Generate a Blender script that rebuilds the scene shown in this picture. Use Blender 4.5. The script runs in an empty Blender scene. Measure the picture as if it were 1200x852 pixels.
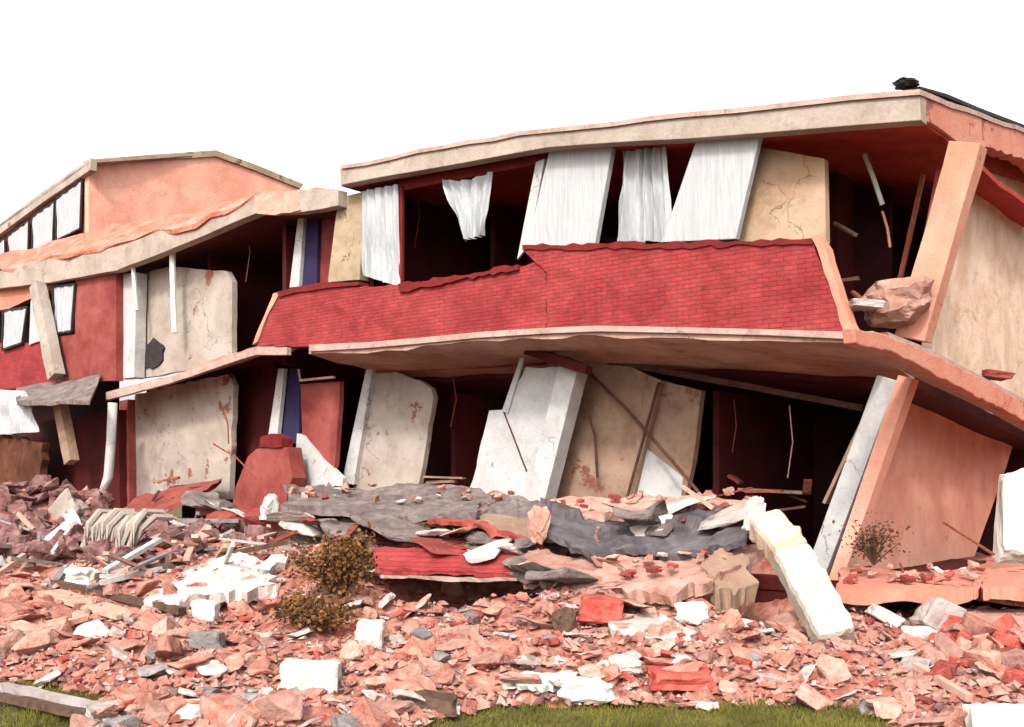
import bpy, bmesh, math, random
from mathutils import Vector, Matrix, noise
random.seed(7)
C = bpy.context.scene
col = C.collection
# ------------------------------------------------------------ camera, sky, sun
CAMH, HZ, F, CX = 2.2, 560.0, 1200.0, 600.0
cam_d = bpy.data.cameras.new("camera"); cam = bpy.data.objects.new("camera", cam_d); col.objects.link(cam)
cam.location = (0, 0, CAMH); cam.rotation_euler = (math.radians(90), 0, 0)
cam_d.lens = 36; cam_d.sensor_width = 36; cam_d.shift_y = (HZ-426)/1200; cam_d.clip_end = 3000
C.camera = cam
SUN_EL, SUN_AZ = 40.0, 194.0      # azimuth clockwise from +Y (behind and left of the camera)
w = bpy.data.worlds.new("World"); C.world = w; w.use_nodes = True
nt = w.node_tree; nt.nodes.clear()
sky = nt.nodes.new('ShaderNodeTexSky'); sky.sky_type = 'NISHITA'; sky.sun_disc = False
sky.sun_elevation = math.radians(SUN_EL); sky.sun_rotation = math.radians(SUN_AZ)
sky.air_density = 1.2; sky.dust_density = 5.0; sky.ozone_density = 1.0
hs = nt.nodes.new('ShaderNodeHueSaturation'); hs.inputs['Saturation'].default_value = 0.12; hs.inputs['Value'].default_value = 1.6   # thin bright overcast
bg = nt.nodes.new('ShaderNodeBackground'); bg.inputs['Strength'].default_value = 0.15
wo = nt.nodes.new('ShaderNodeOutputWorld')
nt.links.new(sky.outputs[0], hs.inputs['Color']); nt.links.new(hs.outputs[0], bg.inputs[0]); nt.links.new(bg.outputs[0], wo.inputs[0])
sd = bpy.data.lights.new("sun", 'SUN'); sd.energy = 2.3; sd.angle = math.radians(6); sd.color = (1, 0.93, 0.84)
so = bpy.data.objects.new("sun", sd); col.objects.link(so)
az, el = math.radians(SUN_AZ), math.radians(SUN_EL)
sv = Vector((math.sin(az)*math.cos(el), math.cos(az)*math.cos(el), math.sin(el)))
so.rotation_euler = sv.to_track_quat('Z', 'Y').to_euler(); so.location = (-20, -20, 30)
C.view_settings.view_transform = 'Standard'; C.view_settings.look = 'None'
C.view_settings.exposure = 0.7; C.view_settings.gamma = 1
C.render.engine = 'CYCLES'; C.cycles.max_bounces = 6
try: C.cycles.use_denoising = True
except Exception: pass

# ------------------------------------------------------------ building frame
A0 = Vector((5.15, 13.0, 0)); E = Vector((-0.770, 0.638, 0)).normalized(); N = Vector((0.638, 0.770, 0)).normalized(); UP = Vector((0, 0, 1))
def W(a, b, z): return A0 + E*a + N*b + UP*z
def P(px, py, Y): return Vector(((px-CX)/F*Y, Y, CAMH+(HZ-py)/F*Y))          # a point of the place at its distance Y
def on_b(px, py, b):                                                          # on the vertical plane b metres behind the facade line
    u = (px-CX)/F; o = A0 + N*b
    a = (u*o.y-o.x)/(E.x-u*E.y); Y = o.y+E.y*a
    return a, CAMH+(HZ-py)/F*Y
def on_a(px, py, a):
    u = (px-CX)/F; o = A0 + E*a
    b = (u*o.y-o.x)/(N.x-u*N.y); Y = o.y+N.y*b
    return b, CAMH+(HZ-py)/F*Y
def FB(px, py, b): a, z = on_b(px, py, b); return W(a, b, z)

# ------------------------------------------------------------ materials
def mat(name, c1, c2=None, scale=3.0, rough=0.85, bump=0.3, bscale=18, c3=None, stain=0.0, stretch=None, brick=False, distort=0.4, detail=8, k=0.66, crack=0.0, vary=0.0, peel=None):
    c1 = tuple(q*k for q in c1); c2 = tuple(q*k for q in (c2 or c1)); c3 = tuple(q*k for q in c3) if c3 else None
    m = bpy.data.materials.new(name); m.use_nodes = True
    t = m.node_tree; L = t.links; p = t.nodes['Principled BSDF']; p.inputs['Roughness'].default_value = rough
    p.inputs['Specular IOR Level'].default_value = 0.25
    co = t.nodes.new('ShaderNodeTexCoord'); vec = co.outputs['Object']
    if stretch:
        mp = t.nodes.new('ShaderNodeMapping'); mp.inputs['Scale'].default_value = stretch; L.new(vec, mp.inputs[0]); vec = mp.outputs[0]
    n1 = t.nodes.new('ShaderNodeTexNoise'); n1.inputs['Scale'].default_value = scale; n1.inputs['Detail'].default_value = detail
    n1.inputs['Distortion'].default_value = distort; n1.inputs['Roughness'].default_value = 0.65; L.new(vec, n1.inputs['Vector'])
    r = t.nodes.new('ShaderNodeValToRGB'); r.color_ramp.elements[0].position = 0.36; r.color_ramp.elements[1].position = 0.64
    r.color_ramp.elements[0].color = (*c1, 1); r.color_ramp.elements[1].color = (*(c2 or c1), 1)
    if c3:
        e = r.color_ramp.elements.new(0.74); e.color = (*c3, 1)
    L.new(n1.outputs[0], r.inputs[0]); out = r.outputs[0]
    n2 = t.nodes.new('ShaderNodeTexNoise'); n2.inputs['Scale'].default_value = bscale; n2.inputs['Detail'].default_value = 6
    L.new(vec, n2.inputs['Vector']); hgt = n2.outputs[0]
    if brick:
        uv = t.nodes.new('ShaderNodeUVMap')
        bt = t.nodes.new('ShaderNodeTexBrick'); bt.inputs['Scale'].default_value = 1.0
        bt.inputs['Brick Width'].default_value = 0.21; bt.inputs['Row Height'].default_value = 0.065; bt.inputs['Mortar Size'].default_value = 0.008
        bt.inputs['Mortar Smooth'].default_value = 0.4
        dn = t.nodes.new('ShaderNodeTexNoise'); dn.inputs['Scale'].default_value = 3; L.new(uv.outputs[0], dn.inputs['Vector'])
        mm = t.nodes.new('ShaderNodeVectorMath'); mm.operation = 'MULTIPLY_ADD'; mm.inputs[1].default_value = (0.03, 0.03, 0); L.new(dn.outputs['Color'], mm.inputs[0]); L.new(uv.outputs[0], mm.inputs[2])
        L.new(mm.outputs[0], bt.inputs['Vector'])
        bt.inputs['Color1'].default_value = (0.85, 0.85, 0.85, 1); bt.inputs['Color2'].default_value = (1.12, 1.08, 1.08, 1); bt.inputs['Mortar'].default_value = (0.66, 0.66, 0.66, 1)
        mx = t.nodes.new('ShaderNodeMix'); mx.data_type = 'RGBA'; mx.blend_type = 'MULTIPLY'; mx.inputs[0].default_value = 1
        L.new(out, mx.inputs[6]); L.new(bt.outputs[0], mx.inputs[7]); out = mx.outputs[2]
        inv = t.nodes.new('ShaderNodeMath'); inv.operation = 'SUBTRACT'; inv.inputs[0].default_value = 1.2; L.new(bt.outputs['Fac'], inv.inputs[1])
        ad = t.nodes.new('ShaderNodeMath'); ad.operation = 'ADD'; L.new(inv.outputs[0], ad.inputs[0]); L.new(hgt, ad.inputs[1]); hgt = ad.outputs[0]
    if peel:      # patches where the plaster has come off
        n4 = t.nodes.new('ShaderNodeTexNoise'); n4.inputs['Scale'].default_value = 1.3; n4.inputs['Detail'].default_value = 12; n4.inputs['Roughness'].default_value = 0.7
        L.new(co.outputs['Object'], n4.inputs['Vector'])
        r4 = t.nodes.new('ShaderNodeValToRGB'); r4.color_ramp.elements[0].position = 0.60; r4.color_ramp.elements[1].position = 0.615
        r4.color_ramp.elements[0].color = (0, 0, 0, 1); r4.color_ramp.elements[1].color = (1, 1, 1, 1); L.new(n4.outputs[0], r4.inputs[0])
        mx = t.nodes.new('ShaderNodeMix'); mx.data_type = 'RGBA'; L.new(r4.outputs[0], mx.inputs[0]); L.new(out, mx.inputs[6]); mx.inputs[7].default_value = (*peel, 1); out = mx.outputs[2]
        sb = t.nodes.new('ShaderNodeMath'); sb.operation = 'SUBTRACT'; L.new(hgt, sb.inputs[0]); L.new(r4.outputs[0], sb.inputs[1]); hgt = sb.outputs[0]
    if crack:
        dn = t.nodes.new('ShaderNodeTexNoise'); dn.inputs['Scale'].default_value = 2.5; dn.inputs['Detail'].default_value = 6; L.new(co.outputs['Object'], dn.inputs['Vector'])
        ma = t.nodes.new('ShaderNodeVectorMath'); ma.operation = 'MULTIPLY_ADD'; ma.inputs[1].default_value = (0.7, 0.7, 0.7); L.new(dn.outputs['Color'], ma.inputs[0]); L.new(co.outputs['Object'], ma.inputs[2])
        vo = t.nodes.new('ShaderNodeTexVoronoi'); vo.feature = 'DISTANCE_TO_EDGE'; vo.inputs['Scale'].default_value = 0.9; L.new(ma.outputs[0], vo.inputs['Vector'])
        rc = t.nodes.new('ShaderNodeValToRGB'); rc.color_ramp.elements[0].position = 0.003; rc.color_ramp.elements[1].position = 0.011
        rc.color_ramp.elements[0].color = (1-crack, 1-crack, 1-crack, 1); rc.color_ramp.elements[1].color = (1, 1, 1, 1); 
        nm = t.nodes.new('ShaderNodeTexNoise'); nm.inputs['Scale'].default_value = 0.8; nm.inputs['Detail'].default_value = 3; L.new(co.outputs['Object'], nm.inputs['Vector'])
        rm = t.nodes.new('ShaderNodeMapRange'); rm.inputs[1].default_value = 0.44; rm.inputs[2].default_value = 0.58; rm.inputs[3].default_value = 0.05; rm.inputs[4].default_value = 0.0; L.new(nm.outputs[0], rm.inputs[0])
        am = t.nodes.new('ShaderNodeMath'); am.operation = 'ADD'; L.new(vo.outputs['Distance'], am.inputs[0]); L.new(rm.outputs[0], am.inputs[1]); L.new(am.outputs[0], rc.inputs[0])
        mx = t.nodes.new('ShaderNodeMix'); mx.data_type = 'RGBA'; mx.blend_type = 'MULTIPLY'; mx.inputs[0].default_value = 1
        L.new(out, mx.inputs[6]); L.new(rc.outputs[0], mx.inputs[7]); out = mx.outputs[2]
    if vary:
        oi = t.nodes.new('ShaderNodeObjectInfo'); mr = t.nodes.new('ShaderNodeMapRange'); mr.inputs[3].default_value = 1-vary; mr.inputs[4].default_value = 1+vary*0.5
        L.new(oi.outputs['Random'], mr.inputs[0]); sc_ = t.nodes.new('ShaderNodeVectorMath'); sc_.operation = 'SCALE'; L.new(out, sc_.inputs[0]); L.new(mr.outputs[0], sc_.inputs['Scale']); out = sc_.outputs[0]
    if stain:
        n3 = t.nodes.new('ShaderNodeTexNoise'); n3.inputs['Scale'].default_value = scale*2.7; n3.inputs['Detail'].default_value = 10; n3.inputs['Roughness'].default_value = 0.75
        L.new(vec, n3.inputs['Vector'])
        r3 = t.nodes.new('ShaderNodeValToRGB'); r3.color_ramp.elements[0].position = 0.52; r3.color_ramp.elements[1].position = 0.7
        r3.color_ramp.elements[0].color = (1, 1, 1, 1); r3.color_ramp.elements[1].color = (1-stain, 1-stain*1.15, 1-stain*1.2, 1)
        L.new(n3.outputs[0], r3.inputs[0])
        mx = t.nodes.new('ShaderNodeMix'); mx.data_type = 'RGBA'; mx.blend_type = 'MULTIPLY'; mx.inputs[0].default_value = 1
        L.new(out, mx.inputs[6]); L.new(r3.outputs[0], mx.inputs[7]); out = mx.outputs[2]
    L.new(out, p.inputs['Base Color'])
    b = t.nodes.new('ShaderNodeBump'); b.inputs['Strength'].default_value = bump; b.inputs['Distance'].default_value = 0.03
    L.new(hgt, b.inputs['Height']); L.new(b.outputs[0], p.inputs['Normal'])
    return m
M = dict(
 brick = mat('red_brick', (0.38, 0.030, 0.034), (0.56, 0.075, 0.070), 1.6, bump=0.5, brick=True, stain=0.25, k=0.44),
 brick_loose = mat('loose_red_brick', (0.36, 0.045, 0.035), (0.58, 0.13, 0.095), 4, bump=0.6, stain=0.3, k=0.6, vary=0.4),
 concrete = mat('pinkish_concrete', (0.42, 0.27, 0.22), (0.56, 0.40, 0.34), 2.2, bump=0.4, stain=0.35, k=0.6, crack=0.4),
 fascia = mat('fascia_concrete', (0.44, 0.35, 0.28), (0.62, 0.51, 0.43), 1.2, bump=0.35, stain=0.3, c3=(0.34, 0.30, 0.25), k=0.5, crack=0.4),
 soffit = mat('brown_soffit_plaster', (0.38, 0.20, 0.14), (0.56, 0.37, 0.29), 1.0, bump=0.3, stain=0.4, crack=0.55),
 orange = mat('orange_stucco', (0.58, 0.20, 0.13), (0.66, 0.29, 0.20), 0.7, bump=0.4, stain=0.15, crack=0.55, peel=(0.16, 0.06, 0.04), k=0.62),
 salmon = mat('salmon_plaster', (0.56, 0.22, 0.14), (0.66, 0.33, 0.23), 0.9, bump=0.25, stain=0.2, k=0.68, crack=0.55),
 tan = mat('tan_plaster', (0.42, 0.30, 0.17), (0.58, 0.45, 0.30), 1.3, bump=0.3, stain=0.3, k=0.5, crack=0.55, peel=(0.16, 0.06, 0.04)),
 ochre = mat('ochre_plaster', (0.50, 0.29, 0.16), (0.66, 0.46, 0.31), 0.9, bump=0.3, stain=0.3, k=0.5, crack=0.55),
 brown = mat('brown_tan_plaster', (0.30, 0.17, 0.11), (0.45, 0.31, 0.22), 1.1, bump=0.3, stain=0.35, k=0.55, crack=0.55, peel=(0.16, 0.06, 0.04)),
 white = mat('white_plaster', (0.66, 0.63, 0.60), (0.82, 0.81, 0.80), 1.6, bump=0.35, stain=0.22, crack=0.55, k=0.45),
 bluewhite = mat('cool_white_plaster', (0.62, 0.60, 0.58), (0.82, 0.79, 0.77), 2.0, bump=0.3, stain=0.18, k=0.46, crack=0.55),
 greywall = mat('grey_green_plaster', (0.46, 0.37, 0.30), (0.68, 0.58, 0.50), 0.9, bump=0.3, stain=0.3, crack=0.55, peel=(0.16, 0.06, 0.04), k=0.44),
 lined = mat('fine_lined_white_panel', (0.62, 0.63, 0.64), (0.80, 0.80, 0.80), 6.0, bump=0.5, stretch=(3.5, 3.5, 0.25), stain=0.1, k=0.43),
 curtain = mat('white_curtain_cloth', (0.60, 0.63, 0.66), (0.80, 0.81, 0.82), 5, bump=0.1, stretch=(3, 3, 0.4), k=0.4),
 dark = mat('dark_red_room_shade', (0.060, 0.0025, 0.002), (0.11, 0.007, 0.004), 0.8, bump=0.3, stain=0.5, k=0.55),  # dark red, deepened to paint the shade inside the rooms
 deep_shade = mat('deep_room_shade', (0.022, 0.001, 0.001), (0.055, 0.0025, 0.002), 0.8, bump=0.3, k=0.55),  # shade of the deepest openings painted into the wall colour
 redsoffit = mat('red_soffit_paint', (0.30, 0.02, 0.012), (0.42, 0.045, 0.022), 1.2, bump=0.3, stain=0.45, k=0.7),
 redwall = mat('red_wall_paint', (0.28, 0.040, 0.034), (0.48, 0.12, 0.095), 0.9, bump=0.3, stain=0.35, k=0.46),
 maroon = mat('maroon_frame', (0.12, 0.006, 0.006), (0.20, 0.012, 0.01), 4, bump=0.2),
 purple = mat('purple_blue_paint', (0.06, 0.03, 0.16), (0.09, 0.07, 0.24), 2, bump=0.2, k=0.2),
 rust = mat('rusty_steel', (0.16, 0.035, 0.015), (0.32, 0.09, 0.04), 14, bump=0.3),
 black = mat('black_tar', (0.015, 0.013, 0.013), (0.04, 0.03, 0.03), 6, bump=0.4),
 membrane = mat('grey_roofing_sheet', (0.13, 0.10, 0.11), (0.30, 0.27, 0.28), 2.2, bump=0.6, stain=0.4, c3=(0.45, 0.44, 0.46), crack=0.4, k=0.34),
 slabtop = mat('dusty_grey_slab', (0.20, 0.14, 0.13), (0.42, 0.34, 0.31), 3.0, bump=0.6, stain=0.5, c3=(0.55, 0.35, 0.28), crack=0.4, k=0.38),
 pinkr = mat('salmon_rubble', (0.50, 0.14, 0.095), (0.74, 0.37, 0.28), 3.2, bump=0.6, stain=0.3, vary=0.4, k=0.6),
 peach = mat('peach_rubble', (0.56, 0.25, 0.18), (0.78, 0.47, 0.38), 3.2, bump=0.6, stain=0.3, vary=0.4, k=0.54),
 paler = mat('pale_plaster_rubble', (0.60, 0.44, 0.38), (0.84, 0.76, 0.72), 3.2, bump=0.5, stain=0.15, k=0.58, vary=0.4),
 cream = mat('cream_white_block', (0.80, 0.77, 0.66), (0.86, 0.84, 0.76), 2.5, bump=0.35, stain=0.1, k=0.55),
 greyr = mat('grey_rubble', (0.20, 0.18, 0.18), (0.42, 0.38, 0.36), 1.7, bump=0.6, stain=0.3, vary=0.4),
 timber = mat('dark_timber', (0.06, 0.03, 0.02), (0.14, 0.08, 0.05), 8, bump=0.4),
 plank = mat('pink_dusty_plank', (0.50, 0.24, 0.17), (0.64, 0.40, 0.30), 5, bump=0.4),
 leaf = mat('brown_green_leaf', (0.06, 0.025, 0.008), (0.17, 0.075, 0.018), 3, bump=0.1, k=1),
 twig = mat('brown_twig', (0.07, 0.03, 0.015), (0.12, 0.06, 0.03), 8),
 grass = mat('green_grass_blades', (0.085, 0.085, 0.010), (0.24, 0.21, 0.03), 1.2, bump=0.1, k=0.55),
 soil = mat('lawn_soil', (0.07, 0.06, 0.015), (0.14, 0.11, 0.035), 1.5, bump=0.5),
 burnt = mat('dirty_orange_wall', (0.10, 0.025, 0.01), (0.30, 0.10, 0.03), 1.6, bump=0.5, stain=0.5, k=0.3),
 rooftile = mat('orange_red_roof_deck', (0.40, 0.085, 0.05), (0.60, 0.24, 0.16), 2.2, bump=0.6, stain=0.5, k=0.8),
 dirty = mat('dirty_debris_and_gap_shade', (0.08, 0.022, 0.020), (0.26, 0.14, 0.13), 2.5, bump=0.6, stain=0.4, k=0.8),  # debris colour; in the fine crumbs it also paints shadow gaps
 creamwall = mat('warm_cream_plaster', (0.50, 0.33, 0.22), (0.72, 0.55, 0.42), 1.0, bump=0.35, stain=0.3, crack=0.4, k=0.72),
 creamcol = mat('chipped_cream_concrete', (0.66, 0.56, 0.44), (0.86, 0.82, 0.70), 2.6, bump=0.7, stain=0.35, crack=0.5, peel=(0.40, 0.20, 0.14), k=0.5),
 barwood = mat('dark_brown_bar', (0.035, 0.012, 0.008), (0.08, 0.03, 0.02), 6, bump=0.3, k=1),
 gable = mat('pale_salmon_render', (0.60, 0.25, 0.17), (0.74, 0.38, 0.28), 0.8, bump=0.4, stain=0.15, crack=0.3, k=0.8),
 dust = mat('rubble_dust_ground', (0.34, 0.085, 0.055), (0.72, 0.35, 0.26), 3.0, bump=0.9, bscale=9, stain=0.5, c3=(0.76, 0.58, 0.52), k=0.55),
)
# ------------------------------------------------------------ object helpers
def root_loc(o):
    v = Vector((0, 0, 0))
    while o is not None: v += o.location; o = o.parent
    return v
def obj(name, verts, faces, m, parent=None, smooth=False, at=None):
    me = bpy.data.meshes.new(name); off = root_loc(parent) if parent else (at or Vector((0, 0, 0)))
    me.from_pydata([Vector(v)-off for v in verts], [], faces); me.validate(); me.update()
    bm = bmesh.new(); bm.from_mesh(me); bmesh.ops.recalc_face_normals(bm, faces=bm.faces)
    uvl = bm.loops.layers.uv.new('UVMap')
    for f in bm.faces:
        for l in f.loops:
            p = l.vert.co + off - A0
            l[uvl].uv = (p.dot(E)+p.dot(N), p.z)
    bm.to_mesh(me); bm.free()
    me.materials.append(m)
    if smooth:
        for f in me.polygons: f.use_smooth = True
    o = bpy.data.objects.new(name, me); col.objects.link(o)
    if parent: o.parent = parent
    else: o.location = off
    return o
def tag(o, label, cat=None, group=None, kind=None):
    if cat and not kind: kind = 'thing'
    if label: o['label'] = label
    if cat: o['category'] = cat
    if group: o['group'] = group
    if kind: o['kind'] = kind
    return o
def thing(name, label, cat, loc, group=None):
    o = bpy.data.objects.new(name, None); col.objects.link(o); o.location = loc
    return tag(o, label, cat, group)
def solo(o_tuple, name, m, label, cat, group=None, smooth=False):
    v, f = o_tuple; lo = Vector(v[0])*0
    for p in v: lo += Vector(p)
    lo /= len(v); lo.z = min(p[2] for p in v)
    return tag(obj(name, v, f, m, None, smooth, at=lo), label, cat, group)
rj = random.Random(3)
def jag_line(pts, step, amp):
    out = []
    n = len(pts)
    for i in range(n):
        p, q = Vector(pts[i]), Vector(pts[(i+1) % n]); L = (q-p).length; k = max(1, int(L/step)) if step else 1
        d = (q-p).normalized() if L > 1e-6 else Vector((1, 0)); nn = Vector((-d.y, d.x))
        for j in range(k):
            t = j/k
            v = p.lerp(q, t)
            if j and amp: v = v + nn*rj.uniform(-amp, amp) + d*rj.uniform(-0.3, 0.3)*step
            out.append(v)
    return out
def prism_b(px, b, depth, jag=0.0, step=0.25, front=None):
    """outline given on the wall plane b, real thickness depth going inwards"""
    pts = [on_b(x, y, b) for x, y in px]
    if jag: pts = jag_line(pts, step, jag)
    n = len(pts)
    v = [W(a, b, z) for a, z in pts] + [W(a, b+depth, z) for a, z in pts]
    f = [list(range(n)), list(range(2*n-1, n-1, -1))] + [[i, (i+1) % n, n+(i+1) % n, n+i] for i in range(n)]
    return v, f
def prism_a(px, a, depth, jag=0.0, step=0.25):
    pts = [on_a(x, y, a) for x, y in px]
    if jag: pts = jag_line(pts, step, jag)
    n = len(pts)
    v = [W(a, b, z) for b, z in pts] + [W(a+depth, b, z) for b, z in pts]
    f = [list(range(n)), list(range(2*n-1, n-1, -1))] + [[i, (i+1) % n, n+(i+1) % n, n+i] for i in range(n)]
    return v, f
def loft(front, back, thick, nv=6, sub=4, amp=0.0, edge=0.0, seed=0, down=UP*-1, bow=0.0):
    """a slab between two edge lines; thick downwards; amp = surface unevenness, edge = raggedness"""
    def dens(l):
        o = []
        for i in range(len(l)-1):
            for k in range(sub): o.append(Vector(l[i]).lerp(Vector(l[i+1]), k/sub))
        o.append(Vector(l[-1])); return o
    f0, b0 = dens(front), dens(back); nu = len(f0)
    top = []
    for i in range(nu):
        for j in range(nv+1):
            t = j/nv
            e = 0
            p = f0[i].lerp(b0[i], t)
            if edge:
                k = noise.noise(Vector((i*0.31, j*0.31, seed*7.1)))*1.5 + noise.noise(Vector((i*0.9, j*0.9, seed*2.1)))*0.35
                d = (b0[i]-f0[i]).normalized(); u = (f0[min(i+1, nu-1)]-f0[max(i-1, 0)]).normalized()
                if j in (0, nv): p = p + d*k*edge*2
                if i in (0, nu-1): p = p + u*k*edge*2
            if amp:     # stiff broken plates, each at its own level and tilt
                wob = noise.noise(Vector((p.x*1.7, p.y*1.7, seed*2.9)))*0.7
                cx_, cy_ = math.floor(p.x*1.15+wob+seed*.37), math.floor(p.y*1.5-wob)
                h0 = noise.cell(Vector((cx_*1.01+.5, cy_*1.01+.5, seed)))-.5; h1 = noise.cell(Vector((cx_+7.5, cy_+3.5, seed)))-.5
                p = p + UP*(h0*amp*0.9 + h1*amp*1.2*(p.x*1.15+wob+seed*.37-cx_-.5) + noise.noise(Vector((p.x*5.3, p.y*5.3, seed*1.3)))*amp*0.3)
            if bow: p = p - UP*bow*math.sin(math.pi*t)
            top.append(p)
    under = []
    for q_, p in enumerate(top):
        i, j = divmod(q_, nv+1); g = p+down*thick
        if edge:
            g = p+down*thick*(1+0.55*noise.noise(Vector((p.x*2.1, p.y*2.1, seed*5.3+9))))
            d = (b0[i]-f0[i]).normalized(); u = (f0[min(i+1, nu-1)]-f0[max(i-1, 0)]).normalized(); k2 = abs(noise.noise(Vector((i*0.47, j*0.47, seed*4.1+3))))*edge*2+noise.noise(Vector((i*1.3, j*1.3, seed)))*edge*0.7
            if j == 0: g = g+d*k2
            if j == nv: g = g-d*k2
            if i == 0: g = g+u*k2
            if i == nu-1: g = g-u*k2
        under.append(g)
    v = top + under; m = nu*(nv+1); f = []
    idx = lambda i, j: i*(nv+1)+j
    for i in range(nu-1):
        for j in range(nv):
            q = [idx(i, j), idx(i+1, j), idx(i+1, j+1), idx(i, j+1)]
            f.append(q); f.append([m+x for x in reversed(q)])
    for i in range(nu-1):
        for j in (0, nv): f.append([idx(i, j), idx(i+1, j), m+idx(i+1, j), m+idx(i, j)])
    for j in range(nv):
        for i in (0, nu-1): f.append([idx(i, j), idx(i, j+1), m+idx(i, j+1), m+idx(i, j)])
    return v, f
def beam(p, q, wd, th, side=None, segs=1, amp=0.0, seed=0):
    """squared bar from p to q, faces lined up with 'side'"""
    p, q = Vector(p), Vector(q); d = (q-p).normalized()
    s = Vector(side) if side else (d.cross(UP) if abs(d.z) < 0.95 else Vector((1, 0, 0)))
    s = (s - d*s.dot(d)).normalized(); t = d.cross(s).normalized()
    v = []; f = []
    for i in range(segs+1):
        c = p.lerp(q, i/segs)
        for (x, y) in ((-1, -1), (1, -1), (1, 1), (-1, 1)):
            o = s*x*wd/2 + t*y*th/2
            if amp: o = o*(1+noise.noise(Vector((i*1.7, x*2+seed, y*2.3)))*amp) + d*noise.noise(Vector((x*5.1+seed, y*3.3, i*2.1)))*amp*0.3*wd
            v.append(c+o)
    for i in range(segs):
        for k in range(4): f.append([i*4+k, i*4+(k+1) % 4, i*4+4+(k+1) % 4, i*4+4+k])
    f += [[3, 2, 1, 0], [segs*4+k for k in range(4)]]
    return v, f
def tube(pts, r, n=6):
    v = []; f = []; pts = [Vector(p) for p in pts]
    for i, p in enumerate(pts):
        d = (pts[min(i+1, len(pts)-1)]-pts[max(i-1, 0)]).normalized()
        s = d.cross(UP) if abs(d.z) < 0.9 else d.cross(Vector((1, 0, 0))); s.normalize(); t = d.cross(s)
        rr = r[i] if isinstance(r, (list, tuple)) else r
        for k in range(n): an = 2*math.pi*k/n; v.append(p+(s*math.cos(an)+t*math.sin(an))*rr)
    for i in range(len(pts)-1):
        for k in range(n): f.append([i*n+k, i*n+(k+1) % n, (i+1)*n+(k+1) % n, (i+1)*n+k])
    f += [list(range(n))[::-1], [(len(pts)-1)*n+k for k in range(n)]]
    return v, f
def merge(*parts):
    V, Fc = [], []
    for v, f in parts:
        o = len(V); V += v; Fc += [[i+o for i in q] for q in f]
    return V, Fc
def curtain(px, b, pleats=7, amp=0.06, seed=0, sag=0.0):
    """four corners tl,tr,br,bl on plane b, hung in pleats, doubled cloth"""
    tl, tr, br, bl = [Vector(on_b(x, y, b)) for x, y in px]
    nu, nv = pleats*8, 14; v = []; f = []
    for lay in (0, 1):
        for i in range(nu+1):
            for j in range(nv+1):
                s, t = i/nu, j/nv
                p = tl.lerp(tr, s).lerp(bl.lerp(br, s), t)
                n1 = noise.noise(Vector((s*3, t*2, seed)))
                off = amp*(math.sin(s*pleats*2*math.pi+n1*2.5+t*0.6)+0.35*math.sin(s*pleats*4.7*math.pi+n1*5))*(0.7+0.5*t) + amp*0.8*n1
                v.append(W(p.x+0.03*n1, b+off+lay*0.006, p.y - sag*math.sin(math.pi*s)*(1-t) + (0.03*noise.noise(Vector((s*9, seed, 1))) if j == nv else 0)))
    m = (nu+1)*(nv+1); idx = lambda i, j: i*(nv+1)+j
    for i in range(nu):
        for j in range(nv):
            q = [idx(i, j), idx(i+1, j), idx(i+1, j+1), idx(i, j+1)]; f.append(q); f.append([m+x for x in reversed(q)])
    for i in range(nu):
        for j in (0, nv): f.append([idx(i, j), idx(i+1, j), m+idx(i+1, j), m+idx(i, j)])
    for j in range(nv):
        for i in (0, nu): f.append([idx(i, j), idx(i, j+1), m+idx(i, j+1), m+idx(i, j)])
    return v, f
def bevel(o, wd=0.015):
    md = o.modifiers.new('bevel', 'BEVEL'); md.width = wd; md.segments = 2; md.limit_method = 'ANGLE'; md.angle_limit = math.radians(50)
    return o

# ------------------------------------------------------------ terrain
def rub_front(X):      # where the rubble ends towards the lawn
    tb = [(-7.5, 11.3), (-5.1, 11.0), (-4.1, 10.4), (-3.5, 8.2), (-1.2, 8.2), (-0.7, 9.3), (-0.2, 9.95), (1.5, 10.0), (3.2, 9.95), (3.6, 8.6), (9, 8.4)]
    if X <= tb[0][0]: return tb[0][1]
    for (x0, y0), (x1, y1) in zip(tb, tb[1:]):
        if X <= x1: return y0+(y1-y0)*(X-x0)/(x1-x0)
    return tb[-1][1]
def interp(tb, x):
    if x <= tb[0][0]: return tb[0][1]
    for (x0, y0), (x1, y1) in zip(tb, tb[1:]):
        if x <= x1: return y0+(y1-y0)*(x-x0)/(x1-x0)
    return tb[-1][1]
HOLLOWS = [(-0.4, 15.2, 2.2, 2.1, 1.35), (3.35, 14.3, 1.15, 2.1, 1.1), (-4.4, 19.5, 1.2, 1.2, 0.6), (-10.2, 21.0, 2.2, 2.0, -0.75), (-7.6, 18.8, 1.2, 1.2, 0.2), (-4.2, 14.2, 1.6, 1.2, -0.22)]
def H(X, Y):
    fr = rub_front(X)
    left = interp([(0, 0), (9.5, 0.02), (12, 0.30), (13.5, 0.58), (15.5, 0.98), (18, 1.12), (24, 1.1), (34, 0.6), (48, 0)], Y)
    right = interp([(0, 0), (9, 0.02), (12, 0.16), (13, 0.28), (14, 0.3), (30, 0.3), (48, 0)], Y)
    k = min(1, max(0, (X-3.6)/1.6)); k = k*k*(3-2*k)
    h = left*(1-k)+right*k
    e = min(1, max(0, (Y-fr+0.15)/0.8)) if Y < 48 else 0
    n = noise.noise(Vector((X*0.8, Y*0.8, 3)))*0.14 + noise.noise(Vector((X*2.3, Y*2.3, 9)))*0.07 + abs(noise.noise(Vector((X*4.5, Y*4.5, 1))))*0.12
    for (hx, hy, sx, sy, dp) in HOLLOWS:
        q = ((X-hx)/sx)**2+((Y-hy)/sy)**2
        if q < 1: h -= dp*(1-q*q)
    side = min(1, max(0, (26-abs(X))/6))
    return (h*side + (n+0.05)*min(1, side))*e
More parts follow.
